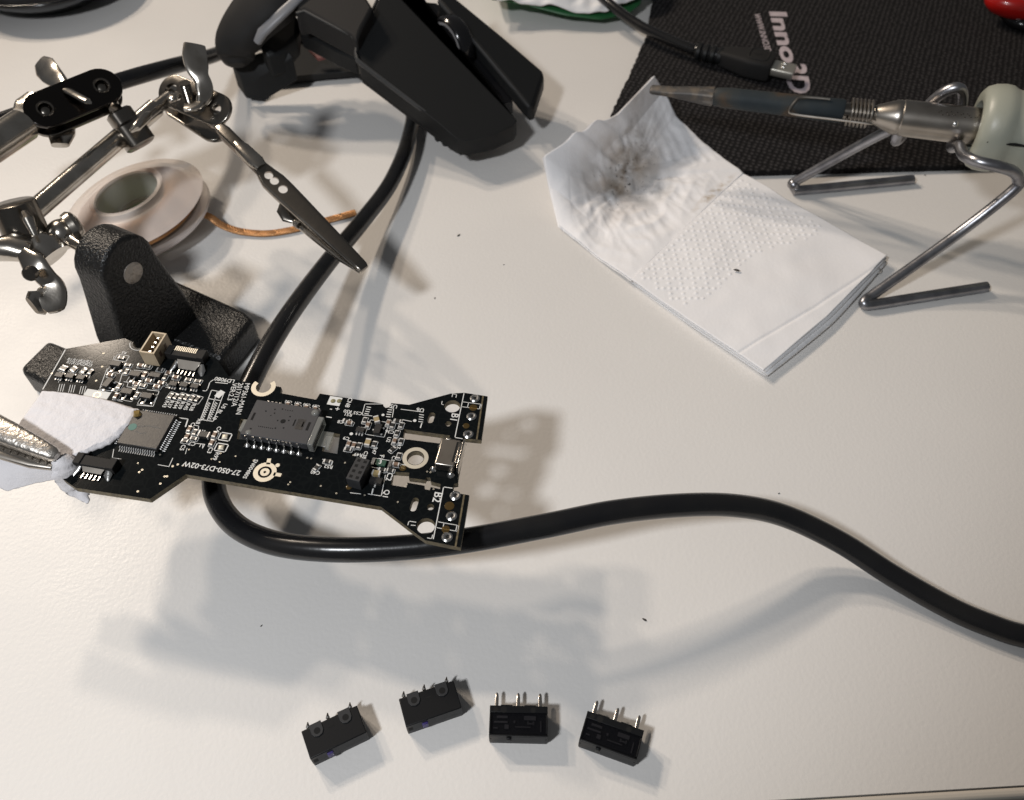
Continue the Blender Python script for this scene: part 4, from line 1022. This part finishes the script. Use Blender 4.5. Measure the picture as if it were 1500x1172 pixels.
felt.part('upper_flap', grid(felt_f, 70, 70), M_FELT, sharp=0, solid=1.6)
low_f = coons([P(-40, 650, ZB - 1.5), P(30, 664, ZB + 0.5), P(88, 670, ZB + 1.5)], [P(-40, 700, ZB - 4), P(10, 719, ZB - 5), P(55, 707, ZB - 4), P(100, 700, ZB - 3)], [P(-40, 650, ZB - 1.5), P(-40, 700, ZB - 4)], [P(88, 670, ZB + 1.5), P(100, 685, ZB), P(100, 700, ZB - 3)])
def lowf(u, v):
    p = low_f(u, v); return p + Vector((0, 0, 0.9 * math.sin(math.pi * v) + 0.5 * noise.noise(p * 0.3) + 0.15 * noise.noise(p * 1.6)))
felt.part('lower_flap', grid(lowf, 50, 40), M_FELT, sharp=0, solid=1.4)
tail = catmull([P(86, 672, ZB + 2.2), P(93, 680, ZB + 1.5), P(97, 692, ZB), P(106, 708, ZB - 3), P(118, 722, ZB - 5), P(130, 737, ZB - 6)], 5)
tv = sweep(tail, [1.6, 2.6, 2.8, 2.6, 1.8, 0.3], [1.4, 1.5, 1.3, 1.1, 0.7, 0.2], 14)
felt.part('torn_tail', ([v + Vector((noise.noise(v * 1.1), noise.noise(v * 1.1 + Vector((4, 4, 4))), noise.noise(v * 1.1 + Vector((8, 1, 2))))) * 0.7 for v in tv[0]], tv[1]), M_FELT, sharp=0)

# ------------------------------------------------------------------ helping-hands stand
hh = Thing('helping_hands_stand', 'cast-iron and nickel helping-hands stand with jointed rods, wing nuts and crocodile clips', 'helping hands', P(238, 520, 0))
ZF = 9.5
hh.part('base_foot', prism([P(214, 425, ZF), P(240, 402, ZF), P(359, 455, ZF), P(372, 467, ZF), P(322, 528, ZF), P(200, 480, ZF)], ZF), M_CAST, bevel=1.6)
hh.part('base_foot', prism([P(70, 497, ZF), P(28, 538, ZF), P(34, 546, ZF), P(150, 604, ZF), P(196, 548, ZF)], ZF), M_CAST, bevel=1.6)
hh.part('base_centre', prism([P(150, 500, 9.2), P(205, 448, 9.2), P(318, 505, 9.2), P(262, 575, 9.2)], 9.2), M_CAST, bevel=1.2)
pb = P(240, 528, 0)
pn = Vector((0.88, -0.475, 0)); pu = Vector((0.475, 0.88, 0))
prof = []
for x, z in ((-13.5, 7), (-12.6, 20), (-9.8, 34), (-8.9, 39)): prof.append((x, z))
for k in range(1, 12):
    a = math.pi - math.pi * k / 12; prof.append((8.9 * math.cos(a), 40.5 + 8.9 * math.sin(a)))
for x, z in ((8.9, 39), (9.8, 34), (12.6, 20), (13.5, 7)): prof.append((x, z))
fr = [pb + pu * x + pn * 5.5 + Vector((0, 0, z)) for x, z in prof]
hh.part('post', prism(fr, -pn * 11.0), M_CAST, bevel=1.1)
rv = pb + pn * 5.5 + Vector((0, 0, 38.5))
hh.part('rivet', lathe([(-0.5, 3.1), (0.25, 3.1), (0.45, 2.7), (0.45, 0.1)], rv, pn, 28), M_RIVET, label='dull hammered rivet end in the black post')
# swivel between post and rod
bk = rv - pn * 11.2
jv = P(92, 343, 40)
hh.part('swivel_neck', sweep([bk, bk.lerp(jv, 0.5), jv], [2.6, 2.0, 2.2], None, 18), M_CHROME)
hh.part('swivel_ball', lathe([(4.3 * math.cos(math.pi * (1 - k / 14)), 4.3 * math.sin(math.pi * (1 - k / 14))) for k in range(15)], jv, pn, 28), M_CHROME)
hh.part('swivel_collar', lathe([(-2.5, 3.0), (-2.2, 4.6), (-0.6, 5.0), (0.6, 4.4), (1.2, 3.2)], P(112, 333, 41), (P(112, 333, 41) - P(70, 352, 41)), 28), M_CHROME)
# clamp that grips the long rod
ca_, cb_ = P(18, 296, 49), P(40, 346, 40)
hh.part('rod_clamp', sweep([ca_, ca_.lerp(cb_, 0.03), ca_.lerp(cb_, 0.97), cb_], [5.2, 5.8, 6.0, 5.2], [5.2, 5.8, 6.0, 5.2], 28), M_DARKCHROME)
hh.part('clamp_screw', sweep([P(36, 312, 50), P(42, 322, 50), P(52, 345, 47)], [0.9, 1.5, 0.9], None, 12), M_CHROME)
hh.part('clamp_cup', sweep([P(50, 352, 42), P(62, 364, 40), P(78, 378, 38)], [3.2, 6.0, 5.2], [4.2, 5.2, 3.6], 24), M_CHROME)
hh.part('clamp_cup', sweep([P(-6, 366, 43), P(20, 362, 43), P(48, 368, 42)], [2.8, 4.4, 3.6], [3.4, 3.4, 2.6], 24), M_CHROME)

def wing(name, pts, hw, th=0.75, up=(0, 0, 1), parent=None):
    return hh.part(name, sweep(catmull([P(*q) for q in pts], 5), hw, [th * 1.5, th, th, th * 0.9], 18, up=up, power=3), M_CHROME, parent)
w0 = wing('wing_nut', [(36, 372, 45), (52, 390, 44), (66, 405, 42), (76, 418, 40), (74, 438, 38), (62, 452, 37)], [2.0, 3.4, 2.8, 2.6, 3.6, 4.2, 2.2], 1.0, up=(0.2, -0.75, 0.6))
wing('wing_nut_lobe', [(62, 440, 38), (54, 444, 38.5), (47, 448, 39)], [2.8, 3.6, 2.4], 0.8, up=(0.6, -0.5, 0.6), parent=w0)
hh.part('nut_thread', lathe([(0, 1.7), (0.8, 1.9), (1.2, 1.6), (2.0, 1.9), (2.5, 1.5)], P(47, 398, 46), P(42, 402, 47) - P(56, 388, 44), 18), M_DARKCHROME, parent=w0)

# long rod, middle block
r0, r1 = P(30, 326, 44), P(205, 176, 44)
hh.part('long_rod', sweep([r0, r1], 2.85, nseg=28), M_CHROME)
bl0, bl1 = P(172, 163, 50), P(208, 214, 41)
mb = hh.part('rod_block', sweep([bl0, bl0.lerp(bl1, 0.05), bl0.lerp(bl1, 0.35), bl0.lerp(bl1, 0.42), bl0.lerp(bl1, 0.95), bl1], [3.2, 3.9, 3.9, 4.6, 4.6, 3.8], [3.2, 3.9, 3.9, 4.6, 4.6, 3.8], 24, power=3), M_DARKCHROME)
hh.part('set_screw', sweep([P(192, 192, 50), P(199, 187, 51), P(214, 171, 51), P(219, 166, 50)], [0.6, 1.35, 1.45, 0.7], None, 14), M_CHROME, parent=mb)
hh.part('short_rod', sweep([P(200, 182, 46), P(228, 158, 47)], 2.9, nseg=24), M_CHROME)
hh.part('short_rod_neck', sweep([P(226, 160, 47), P(250, 142, 47.5)], 2.1, nseg=20), M_CHROME)

# dark plate clamp with two ball sockets and the thick rod running out of view
PZ = 58
pa, pc = P(66, 159, PZ), P(149, 125, PZ)
pd = (pc - pa).normalized(); pw = Vector((-pd.y, pd.x, 0)); plz = Vector((0, 0, 1))
def stadium(a, b_, r, n=12, nrm=Vector((0, 0, 1))):
    d = (b_ - a).normalized(); s_ = nrm.cross(d).normalized(); pts = []
    for k in range(n + 1):
        t = -math.pi / 2 + math.pi * k / n; pts.append(b_ + d * r * math.cos(t) + s_ * r * math.sin(t))
    for k in range(n + 1):
        t = math.pi / 2 + math.pi * k / n; pts.append(a + d * r * math.cos(t) + s_ * r * math.sin(t))
    return pts
PN = Vector((0.25, -0.52, 0.82)); PN = (PN - pd * PN.dot(pd)).normalized()
plt = hh.part('joint_plate', prism(stadium(pa, pc, 5.7, 12, PN), -PN * 1.5), M_BLACKNI, bevel=0.35)
hh.part('joint_plate', prism(stadium(pa - PN * 5.5, pc - PN * 5.5, 5.5, 12, PN), -PN * 1.4), M_DARKCHROME, bevel=0.3)
bool_cut(plt, [lathe([(-4, 1.75), (4, 1.75)], q, PN, 24) for q in (pa, pc)])
for q in (pa, pc):
    hh.part('socket_rim', lathe([(0, 1.75), (0.22, 1.95), (0.22, 2.3), (0, 2.45)], q, PN, 28, True), M_DARKCHROME, parent=plt)
    hh.part('swivel_ball', lathe([(3.1 * math.cos(math.pi * (1 - k / 12)), 3.1 * math.sin(math.pi * (1 - k / 12))) for k in range(13)], q - PN * 3.5, PN, 24), M_DARKCHROME, parent=plt)
cs = pa.lerp(pc, 0.55)
hh.part('screw_head', sweep([P(92, 130, PZ + 1.2), P(100, 133, PZ + 1.8), P(128, 148, PZ + 1.8), P(134, 151, PZ + 1.0)], [0.7, 1.35, 1.2, 0.5], [0.4, 0.7, 0.6, 0.3], 12), M_CHROME, parent=plt)
hh.part('rod_link', sweep([P(150, 128, PZ - 5), P(168, 158, 53), P(180, 172, 48)], [2.0, 1.8, 2.4], None, 16), M_DARKCHROME)
wing('wing_nut', [(100, 138, PZ - 9), (88, 122, PZ - 8), (74, 108, PZ - 7), (66, 99, PZ - 7), (60, 92, PZ - 7)], [2.0, 2.8, 3.7, 3.9, 2.6], 1.1, up=(0.1, -0.75, 0.65))
wing('wing_nut', [(95, 160, PZ - 9), (92, 180, PZ - 9), (90, 197, PZ - 9), (88, 213, PZ - 9)], [2.4, 3.6, 3.8, 2.4], 0.9, up=(0.3, -0.7, 0.6))
wing('wing_nut_back', [(48, 140, PZ - 6), (36, 150, PZ - 6), (30, 162, PZ - 7)], [2.0, 3.0, 2.4], 0.8)
rk = (P(-60, 246, 58) - P(62, 166, 55)).normalized()
q0 = P(58, 168, 54.5)
hh.part('arm_neck', sweep([q0, q0 + rk * 9.5], 2.4, nseg=24), M_CHROME)
q1 = q0 + rk * 6.5
hh.part('arm_rod', sweep([q1, q1 + rk * 0.3, q1 + rk * 40], [4.3, 4.6, 4.6], None, 36), M_CHROME)

# upper joint: two plates, wing nut, crocodile clip
ZP = 50
ua, ubx = P(252, 132, ZP), P(316, 160, ZP - 1)
UN = Vector((-0.25, -0.52, 0.80)); ud_ = (ubx - ua).normalized(); UN = (UN - ud_ * UN.dot(ud_)).normalized()
plu = hh.part('joint_plate', prism(stadium(ua, ubx, 5.2, 12, UN), -UN * 1.3), M_DARKCHROME, bevel=0.4)
bool_cut(plu, [lathe([(-4, r), (4, r)], q, UN, 24) for q, r in ((ua + ud_ * -0.5, 2.1), (ubx + ud_ * 0.3, 1.6))])
la, lb2 = P(262, 158, ZP - 9), P(316, 192, ZP - 10)
hh.part('joint_plate', prism(stadium(la, lb2, 4.4), 1.3), M_DARKCHROME, bevel=0.4)
hh.part('swivel_ball', lathe([(3.0 * math.cos(math.pi * (1 - k / 12)), 3.0 * math.sin(math.pi * (1 - k / 12))) for k in range(13)], P(252, 139, ZP - 4.5), (0, 0, 1), 24), M_CHROME)
hh.part('swivel_ball', lathe([(3.0 * math.cos(math.pi * (1 - k / 12)), 3.0 * math.sin(math.pi * (1 - k / 12))) for k in range(13)], P(316, 176, ZP - 5), (0, 0, 1), 24), M_CHROME)
scw = [P(276, 142, ZP), P(272, 118, ZP + 5.5)]
thr = [(i * 0.45, 1.75 if i % 2 else 1.4) for i in range(16)]
hh.part('joint_screw', lathe(thr, scw[0] - Vector((0, 0, 2)), Vector((0, 0, 1)) + (scw[1] - scw[0]).normalized() * 0.25, 20), M_DARKCHROME)
wn = wing('wing_nut', [(296, 150, ZP + 0.5), (300, 138, ZP + 2.5), (298, 122, ZP + 5), (291, 106, ZP + 7.5), (286, 86, ZP + 10), (285, 66, ZP + 12)], [1.8, 2.4, 2.6, 2.4, 3.4, 3.7, 3.2], 0.9, up=(0.35, -0.85, 0.2))
wing('wing_nut_lobe', [(298, 148, ZP + 0.8), (284, 156, ZP + 0.9), (270, 158, ZP + 0.9)], [1.2, 2.2, 1.6], 0.7, parent=wn)
wing('wing_nut_lobe', [(262, 140, ZP + 2), (253, 143, ZP + 2.5), (247, 147, ZP + 2)], [1.2, 2.0, 1.2], 0.8, parent=wn)

def clip_pt(f, z0=45.5, z1=31.0):
    a, b_ = P(322, 188, z0), P(534, 394, z1); return a.lerp(b_, f)
clip = hh.part('crocodile_clip', sweep([clip_pt(f) for f in (0.0, 0.04, 0.16, 0.22, 0.30, 0.345, 0.40, 0.46, 0.56, 0.70, 0.84, 0.96, 0.985, 1.0)], [1.5, 2.0, 1.9, 2.1, 2.2, 2.7, 3.3, 3.3, 3.05, 2.6, 2.15, 1.75, 1.65, 1.3],
                                       [1.6, 2.0, 1.9, 1.6, 1.2, 0.7, 0.55, 0.55, 0.6, 0.8, 1.0, 1.0, 0.9, 0.4], 28, up=(0.25, -0.45, 0.8), power=5), M_DARKCHROME, label='dark shiny crocodile clip pointing out over the cable')
cn = Vector((0.3, -0.6, 0.72)).normalized()
bool_cut(clip, [lathe([(-9, 1.3), (9, 1.3)], clip_pt(0.355), cn, 20), lathe([(-9, 1.3), (9, 1.3)], clip_pt(0.395), cn, 20), lathe([(-9, 1.35), (9, 1.35)], clip_pt(0.455), cn, 22)])
dn = Vector((0, 0, -1))
def clip_lo(f, s_=0.0, z=-2.2): return clip_pt(f) + Vector((-0.6, -0.75, 0)).normalized() * s_ + Vector((0, 0, z))
hh.part('clip_jaw', sweep([clip_lo(f, s_, z) for f, s_, z in ((0.50, 1.2, -3.2), (0.60, 1.2, -3.0), (0.75, 0.8, -2.6), (0.88, 0.5, -2.2), (0.985, 0.2, -1.6))], [2.6, 3.2, 2.8, 2.2, 1.2], [0.6, 0.7, 0.8, 0.8, 0.6], 16, power=3), M_CHROME, parent=clip)
cside = Vector((-0.66, -0.74, -0.1)).normalized()
hh.part('jaw_edge', sweep([clip_pt(f) + cside * k_ + Vector((0, 0, -0.3)) for f, k_ in ((0.33, 2.2), (0.38, 3.1), (0.46, 3.1), (0.56, 2.85), (0.70, 2.4), (0.84, 1.95), (0.97, 1.5))], 0.62, 0.9, 12), M_CHROME, parent=clip)
hh.part('clip_crimp', sweep([clip_pt(f) + Vector((0, 0, 0.6)) for f in (0.13, 0.17, 0.27, 0.31)], [1.6, 2.3, 2.6, 1.8], [1.4, 1.7, 1.6, 1.2], 14, power=2.5), M_CHROME, parent=clip)
hh.part('thumb_tab', sweep([clip_lo(0.49, 2.6, -1.5), clip_lo(0.51, 4.0, -2.2), clip_lo(0.545, 4.4, -2.8), clip_lo(0.59, 3.0, -3.0)], [0.8, 1.7, 1.7, 0.8], [0.5, 0.5, 0.5, 0.5], 14), M_DARKCHROME, parent=clip)
spr = []
for k in range(49):
    a = k / 12 * 2 * math.pi; c2 = clip_lo(0.61, 3.6, -2.4)
    spr.append(c2 + Vector((0.7, -0.7, 0)) * (k / 48 * 1.8 - 0.9) + Vector((0.7, 0.7, 0)) * 1.0 * math.cos(a) + Vector((0, 0, 1.0 * math.sin(a))))
hh.part('clip_spring', sweep(spr, 0.28, nseg=6), M_CHROME, parent=clip)

# lower clip that grips felt and board
k0, k1 = P(-70, 598, ZB + 7.0), P(84, 668, ZB + 4.4)
def kp(f): return k0.lerp(k1, f)
lc = hh.part('crocodile_clip', sweep([kp(f) for f in (0, 0.35, 0.6, 0.8, 0.93, 0.98, 1.0)], [3.5, 3.1, 2.7, 2.2, 1.75, 1.5, 1.0], [2.4, 2.2, 2.0, 1.8, 1.5, 1.2, 0.7], 26, up=(0.1, -0.2, 1), power=3.0), mat('worn_nickel', (0.62, 0.58, 0.53), 0.34, 1.0, bump=(900, 0.00025, 3.0, 0.8)), label='shiny crocodile clip biting the white felt and board')
kd = (k1 - k0).normalized(); ks = Vector((kd.y, -kd.x, 0)).normalized()
hh.part('clip_jaw', sweep([kp(f) + ks * s_ + Vector((0, 0, -2.6)) for f, s_ in ((0, 3.6), (0.5, 2.8), (0.8, 2.0), (0.96, 1.2))], [2.8, 2.6, 2.2, 1.4], [0.9, 0.9, 0.9, 0.7], 16, power=3), M_STEEL, parent=lc)
for k in range(9):
    f = 0.42 + k * 0.062
    hh.part('jaw_tooth', box(kp(f) + ks * (4.2 - 3.2 * (f - 0.2)) + Vector((0, 0, -2.3)), 1.0, 0.5, 0.9, ux=kd), M_STEEL, parent=lc)

# ------------------------------------------------------------------ desoldering braid spool
sax = Vector((-0.17, -0.02, 1)).normalized()
so = P(214, 330, 0) + Vector((0, 0, 3.6))
spool = Thing('solder_wick_spool', 'translucent milky spool of copper desoldering braid lying behind the black post', 'spool', so - Vector((0, 0, 3.6)))
R0 = 25.0
spool.part('lower_flange', lathe([(-0.3, 10.5), (0.9, 10.5), (0.9, R0 - 0.5), (0.3, R0), (-0.3, R0 - 0.5)], so, sax, 72, True), M_MILKY)
spool.part('upper_flange', lathe([(5.6, R0 - 0.6), (6.0, R0), (6.4, R0 - 0.5), (7.0, 22), (9.6, 18.6), (10.2, 15.4), (10.7, 13.8), (11.4, 13.0), (11.3, 11.2), (10.2, 10.8), (9.4, 12.4), (8.8, 17.6), (6.2, 21.4)], so, sax, 72, True), M_MILKY)
spool.part('hub', lathe([(0.0, 11.0), (10.6, 11.0), (10.6, 11.9), (0.0, 11.9)], so, sax, 64, True), M_HUB)
spool.part('braid_coil', lathe([(1.2, 12.2), (1.2, 18.5), (2.2, 21.0), (3.0, 20.2), (3.9, 21.0), (5.0, 20.4), (5.9, 20.6), (7.4, 18.4), (8.4, 16.4), (8.6, 12.2)], so, sax, 64, True), M_COPPER)
spool.part('label_disc', lathe([(0.95, 0.2), (1.05, 0.2), (1.05, 10.3), (0.95, 10.3)], so - sax * 1.3, sax, 48, True), mat('green_label', (0.52, 0.60, 0.40), 0.6))
bt = catmull([P(292, 312, 6), P(308, 318, 4.5), P(325, 330, 2.6), P(352, 339, 1.2), P(390, 342, 0.9), P(430, 336, 0.9), P(470, 325, 0.9), P(500, 317, 1.0), P(521, 311, 1.0)], 14)
twist = sweep(bt, 1.35, 0.5, 12, up=(0, 0, 1))
braid = spool.part('braid_tail', twist, M_COPPER)
strands = []
for ph in range(6):                                   # woven strands
    for sg in (-1, 1):
        L_ = 0; pts = []
        for i, p in enumerate(bt):
            if i: L_ += (p - bt[i - 1]).length
            t = (bt[min(i + 1, len(bt) - 1)] - bt[max(0, i - 1)]).normalized(); s_ = Vector((-t.y, t.x, 0))
            a = sg * L_ * 1.05 + ph * math.pi / 3
            pts.append(p + s_ * 1.38 * math.cos(a) + Vector((0, 0, 0.55 * math.sin(a))))
        strands.append(sweep(catmull(pts, 2), 0.2, nseg=5))
spool.part('braid_strand', merge(*strands), M_COPPER, parent=braid, stuff=True)

# ------------------------------------------------------------------ opened computer mouse shell
ms = Thing('computer_mouse', 'dismantled black computer mouse shell with two buttons and scroll wheel', 'computer mouse', P(560, 110, 0))
def plate(name, pts, th, m, bevel=0.8, parent=None, label=None):
    w = [P(*q) for q in pts]; c_ = sum(w, Vector()) / len(w)       # flatten the face: best plane z = a x + b y + c
    sxx = sum((p.x - c_.x) ** 2 for p in w); syy = sum((p.y - c_.y) ** 2 for p in w); sxy = sum((p.x - c_.x) * (p.y - c_.y) for p in w)
    sxz = sum((p.x - c_.x) * (p.z - c_.z) for p in w); syz = sum((p.y - c_.y) * (p.z - c_.z) for p in w)
    det = sxx * syy - sxy * sxy; a = (sxz * syy - syz * sxy) / det; b_ = (syz * sxx - sxz * sxy) / det
    out = []
    for x, y, z in pts:
        d = P(x, y, 0) - CAM; t = (c_.z - CAM.z + a * (CAM.x - c_.x) + b_ * (CAM.y - c_.y)) / (d.z - a * d.x - b_ * d.y); out.append(CAM + d * t)
    return ms.part(name, prism(out, th), m, parent, bevel=bevel, label=label, sharp=50)
plate('left_button', [(570, -70, 44), (555, 0, 38), (523, 70, 32.5), (522, 81, 31.5), (528, 92, 30.2), (586, 136, 23.5), (640, 178, 17), (670, 204, 13), (684, 206, 12.4), (722, 198, 12.6), (752, 184, 13.4), (757, 176, 14.2), (735, 149, 18), (710, 120, 22.5), (680, 88, 27.5), (632, 40, 34), (592, 0, 39), (560, -30, 43)], 6.5, M_PLAST, 2.0)
plate('right_button', [(640, -2, 38), (700, 66, 29), (740, 114, 22), (766, 146, 17), (776, 157, 15.2), (783, 154, 15), (797, 112, 18), (796, 103, 18.8), (740, 55, 26), (668, -4, 35), (650, -30, 38)], 7, M_PLAST, 1.6)
plate('centre_channel', [(596, 0, 34), (632, 42, 29), (680, 90, 22.5), (710, 122, 17.5), (735, 151, 13.2), (752, 150, 13), (740, 122, 17), (700, 72, 24), (640, 4, 33)], 5, M_GLOSSBLK, 0.5)
fwdm = (P(740, 165, 15) - P(600, -10, 38)).normalized()
wax = fwdm.cross(Vector((0, 0, 1))).normalized()
wc = P(664, 66, 24.5)
whl = ms.part('scroll_wheel', lathe([(-3.2, 8.2), (-3.0, 10.4), (-2.0, 11.2), (2.0, 11.2), (3.0, 10.4), (3.2, 8.2)], wc, wax, 56), M_GLOSSBLK)
ms.part('wheel_rim', lathe([(2.9, 9.4), (3.4, 9.6), (3.4, 8.6), (2.9, 8.4)], wc, wax, 48, True), M_SILVERPL, parent=whl)
ms.part('wheel_rim', lathe([(-2.9, 9.4), (-3.4, 9.6), (-3.4, 8.6), (-2.9, 8.4)], wc, wax, 48, True), M_SILVERPL, parent=whl)
plate('side_block', [(432, 18, 40), (446, 14, 41), (514, 50, 37), (522, 60, 36), (530, 40, 38), (546, 10, 42), (520, -30, 46), (450, -30, 45)], 10, M_GREYPL, 1.2)
plate('side_wall', [(434, 24, 30), (440, 46, 28), (492, 74, 27), (522, 86, 27), (524, 60, 29), (512, 52, 29), (446, 20, 30)], 7, M_PLAST, 0.8)
ms.part('palm_shell', sweep(catmull([P(*q) for q in ((347, 96, 20), (346, 84, 22), (347, 62, 27), (364, 34, 33), (397, -2, 40), (440, -50, 46))], 6), [2.9, 6.9, 8.0, 9.0, 10.8, 11.4], [2.0, 4.5, 6.0, 6.5, 7.0, 7.0], 30, up=(0.15, -0.35, 0.9), power=2.8), M_GREYPL)
ms.part('grey_trim', sweep([P(*q) for q in ((377, 62, 30), (384, 48, 33.5), (402, 30, 37), (424, 10, 41), (450, -14, 44))], [1.4, 2.0, 2.1, 1.9, 1.6], [1.4, 1.3, 1.2, 1.2, 1.2], 14, up=(0.3, -0.4, 1), power=3), M_SILVERPL)
plate('inner_rib', [(380, 66, 24), (392, 84, 20), (410, 78, 21), (434, 52, 24), (436, 24, 30), (424, 14, 31), (400, 38, 28)], 9, M_PLAST, 1.0)
plate('foot', [(353, 108, 7), (356, 124, 5.8), (368, 131, 5.2), (380, 116, 6), (374, 104, 7.5)], 5.4, M_GLOSSBLK, 0.6)
plate('rear_skirt', [(338, 92, 17), (352, 112, 12), (378, 116, 11.5), (430, 84, 18), (420, 70, 21), (380, 76, 20)], 10, M_PLAST, 0.6)
plate('circuit_tab', [(452, 72, 11), (466, 86, 9), (490, 80, 10), (478, 66, 12)], 1.2, mat('brick_red_board', (0.16, 0.05, 0.045), 0.5), 0.1)
plate('shade_slab', [(372, 110, 4), (384, 116, 4), (440, 111, 4), (480, 107, 4), (520, 104, 4), (556, 124, 4), (600, 150, 4), (600, 100, 4), (560, 50, 4), (430, 60, 4)], 3, M_PLAST, 0.3)  # dark slab added low under the open shell to deepen the shade there
for (x, y) in ((641, 198), (652, 205), (664, 209)):
    ms.part('front_lug', lathe([(-2.4, 0.9), (-1.6, 1.3), (3.4, 1.3), (3.8, 0.8)], P(x, y, 7.0), (0, 0, 1), 14), M_PLAST)
M_EDGEPL = mat('charcoal_edge', (0.040, 0.041, 0.042), 0.5)  # edge strips in a lighter charcoal than the plates they border
ms.part('button_edge', sweep(catmull([P(*q) for q in ((553, 2, 37.4), (535, 42, 34.6), (522.5, 73, 31.9), (523.5, 86, 30.6), (530, 94, 29.6), (586, 137, 23.0), (640, 179, 16.6), (668, 202, 13.0))], 6), 0.75, 1.3, 10), M_EDGEPL)
ms.part('button_edge', sweep(catmull([P(*q) for q in ((642, 2, 36.6), (700, 68, 28.0), (740, 116, 21.0), (774, 155, 14.8))], 6), 0.4, 0.9, 10), M_EDGEPL)
ms.part('block_edge', sweep([P(*q) for q in ((434, 19, 39.6), (446, 16, 40.2), (514, 52, 36.2), (521, 60, 35.2))], 0.45, nseg=8), M_EDGEPL)
plate('left_skirt', [(527, 100, 26), (586, 145, 18), (640, 186, 11.5), (668, 206, 8.8), (672, 203, 9.4), (644, 180, 12.5), (590, 138, 19.5), (532, 95, 27)], 6, M_GREYPL, 0.4)

# ------------------------------------------------------------------ things at the far edge
bag = Thing('packaging', 'crumpled white packaging with a green film edge behind the mouse', 'packaging', P(830, 10, 0))
wf = coons([P(690, -80, 22), P(800, -85, 24), P(960, -80, 20)], [P(716, -2, 12), P(760, 5, 10), P(800, 10, 8.5), P(835, 17, 7.5), P(862, 20, 7), P(900, 16, 7), P(925, 5, 8), P(938, -4, 10)], [P(690, -80, 22), P(700, -40, 18), P(716, -2, 12)], [P(960, -80, 20), P(950, -40, 16), P(938, -4, 10)])
bag.part('white_wrap', grid(lambda u, v: wf(u, v) + Vector((0, 0, 3.2 * abs(noise.noise(wf(u, v) * 0.07)) + 1.4 * noise.noise(wf(u, v) * 0.2))), 70, 50), M_TISSUE, sharp=0, solid=0.6)
gf = coons([P(690, -80, 14), P(960, -80, 13)], [P(720, -2, 9), P(760, 6, 8), P(830, 22, 6), P(880, 27, 5), P(920, 20, 5), P(938, 6, 6)], [P(690, -80, 14), P(720, -2, 9)], [P(960, -80, 13), P(950, -30, 9), P(938, 6, 6)])
bag.part('green_film', grid(lambda u, v: gf(u, v) + Vector((0, 0, 0.8 * noise.noise(gf(u, v) * 0.06))), 30, 20), M_GREEN, sharp=0, solid=0.5)

rim = []
for k in range(64):
    a = 2 * math.pi * k / 64; rim.append((math.cos(a), math.sin(a)))
dc = P(42, 17, 10) + Vector((-6, 40, 0))
dish = Thing('black_dish', 'black shallow round dish on the desk behind the helping hands', 'dish', dc - Vector((0, 0, 10)))
dish.part('bowl', lathe([(-9.5, 18), (-9.6, 24), (-4, 33), (0, 38.5), (1.0, 39.5), (1.6, 38.8), (0.6, 37), (-3, 31), (-7, 22), (-7.4, 0.2)], dc, (0, 0, 1), 80), M_GLOSSBLK)
dish.part('rim_bead', lathe([(1.4 + 0.9 * math.sin(2 * math.pi * k / 10), 38.9 + 0.9 * math.cos(2 * math.pi * k / 10)) for k in range(10)], dc, (0, 0, 1), 80, True), M_GLOSSBLK)

rd = Thing('red_tool_handle', 'glossy red and black tool handle lying on the mouse pad', 'tool handle', P(1480, 20, PADZ))
rd.part('red_grip', sweep(catmull([P(1446, -8, 12), P(1462, 2, 12), P(1500, 8, 12), P(1580, 8, 12), P(1640, 0, 12)], 6), [1.5, 5.5, 7.2, 7.8, 7.0], [1.5, 5.0, 6.4, 7.0, 6.2], 26), M_RED)
rd.part('black_core', sweep(catmull([P(1470, 20, 6), P(1500, 34, 6), P(1580, 40, 6)], 5), [2.4, 4.6, 5.0], [2.0, 3.2, 3.4], 18), M_GLOSSBLK)

# ------------------------------------------------------------------ crumbs and a solder bead
spots = [(672, 345, 1.0), (738, 388, .3), (637, 437, .5), (1079, 396, 1.5), (944, 908, 0.8), (383, 917, .4), (1141, 723, .4), (1355, 257, .5), (832, 178, .3)]
cv = []
for x, y, s_ in spots:
    z = NZ + 0.6 if (x, y) == (1079, 396) else 0.0
    p = P(x, y, z); a = rnd.uniform(0, 3.14)
    cv.append(sweep([p + Vector((math.cos(a), math.sin(a), 0)) * s_ * t + Vector((0, 0, 0.12)) for t in (-0.8, -0.3, 0.4, 0.8)], [0.05, s_ * 0.35, s_ * 0.28, 0.04], [0.05, 0.16, 0.14, 0.04], 7))
o = single('crumb_scatter', merge(*cv), M_CRUMB, 'tiny dark crumbs scattered over the white desk', 'crumbs', kind='stuff')
bead = P(1287, 397, 1.0)
single('solder_bead', lathe([(1.0 * math.cos(math.pi * (1 - k / 10)), 1.0 * math.sin(math.pi * (1 - k / 10))) for k in range(11)], bead, (0.2, 0, 1), 18), M_SOLDER, 'tiny shiny bead of solder on the desk beside the napkin corner', 'solder bead')
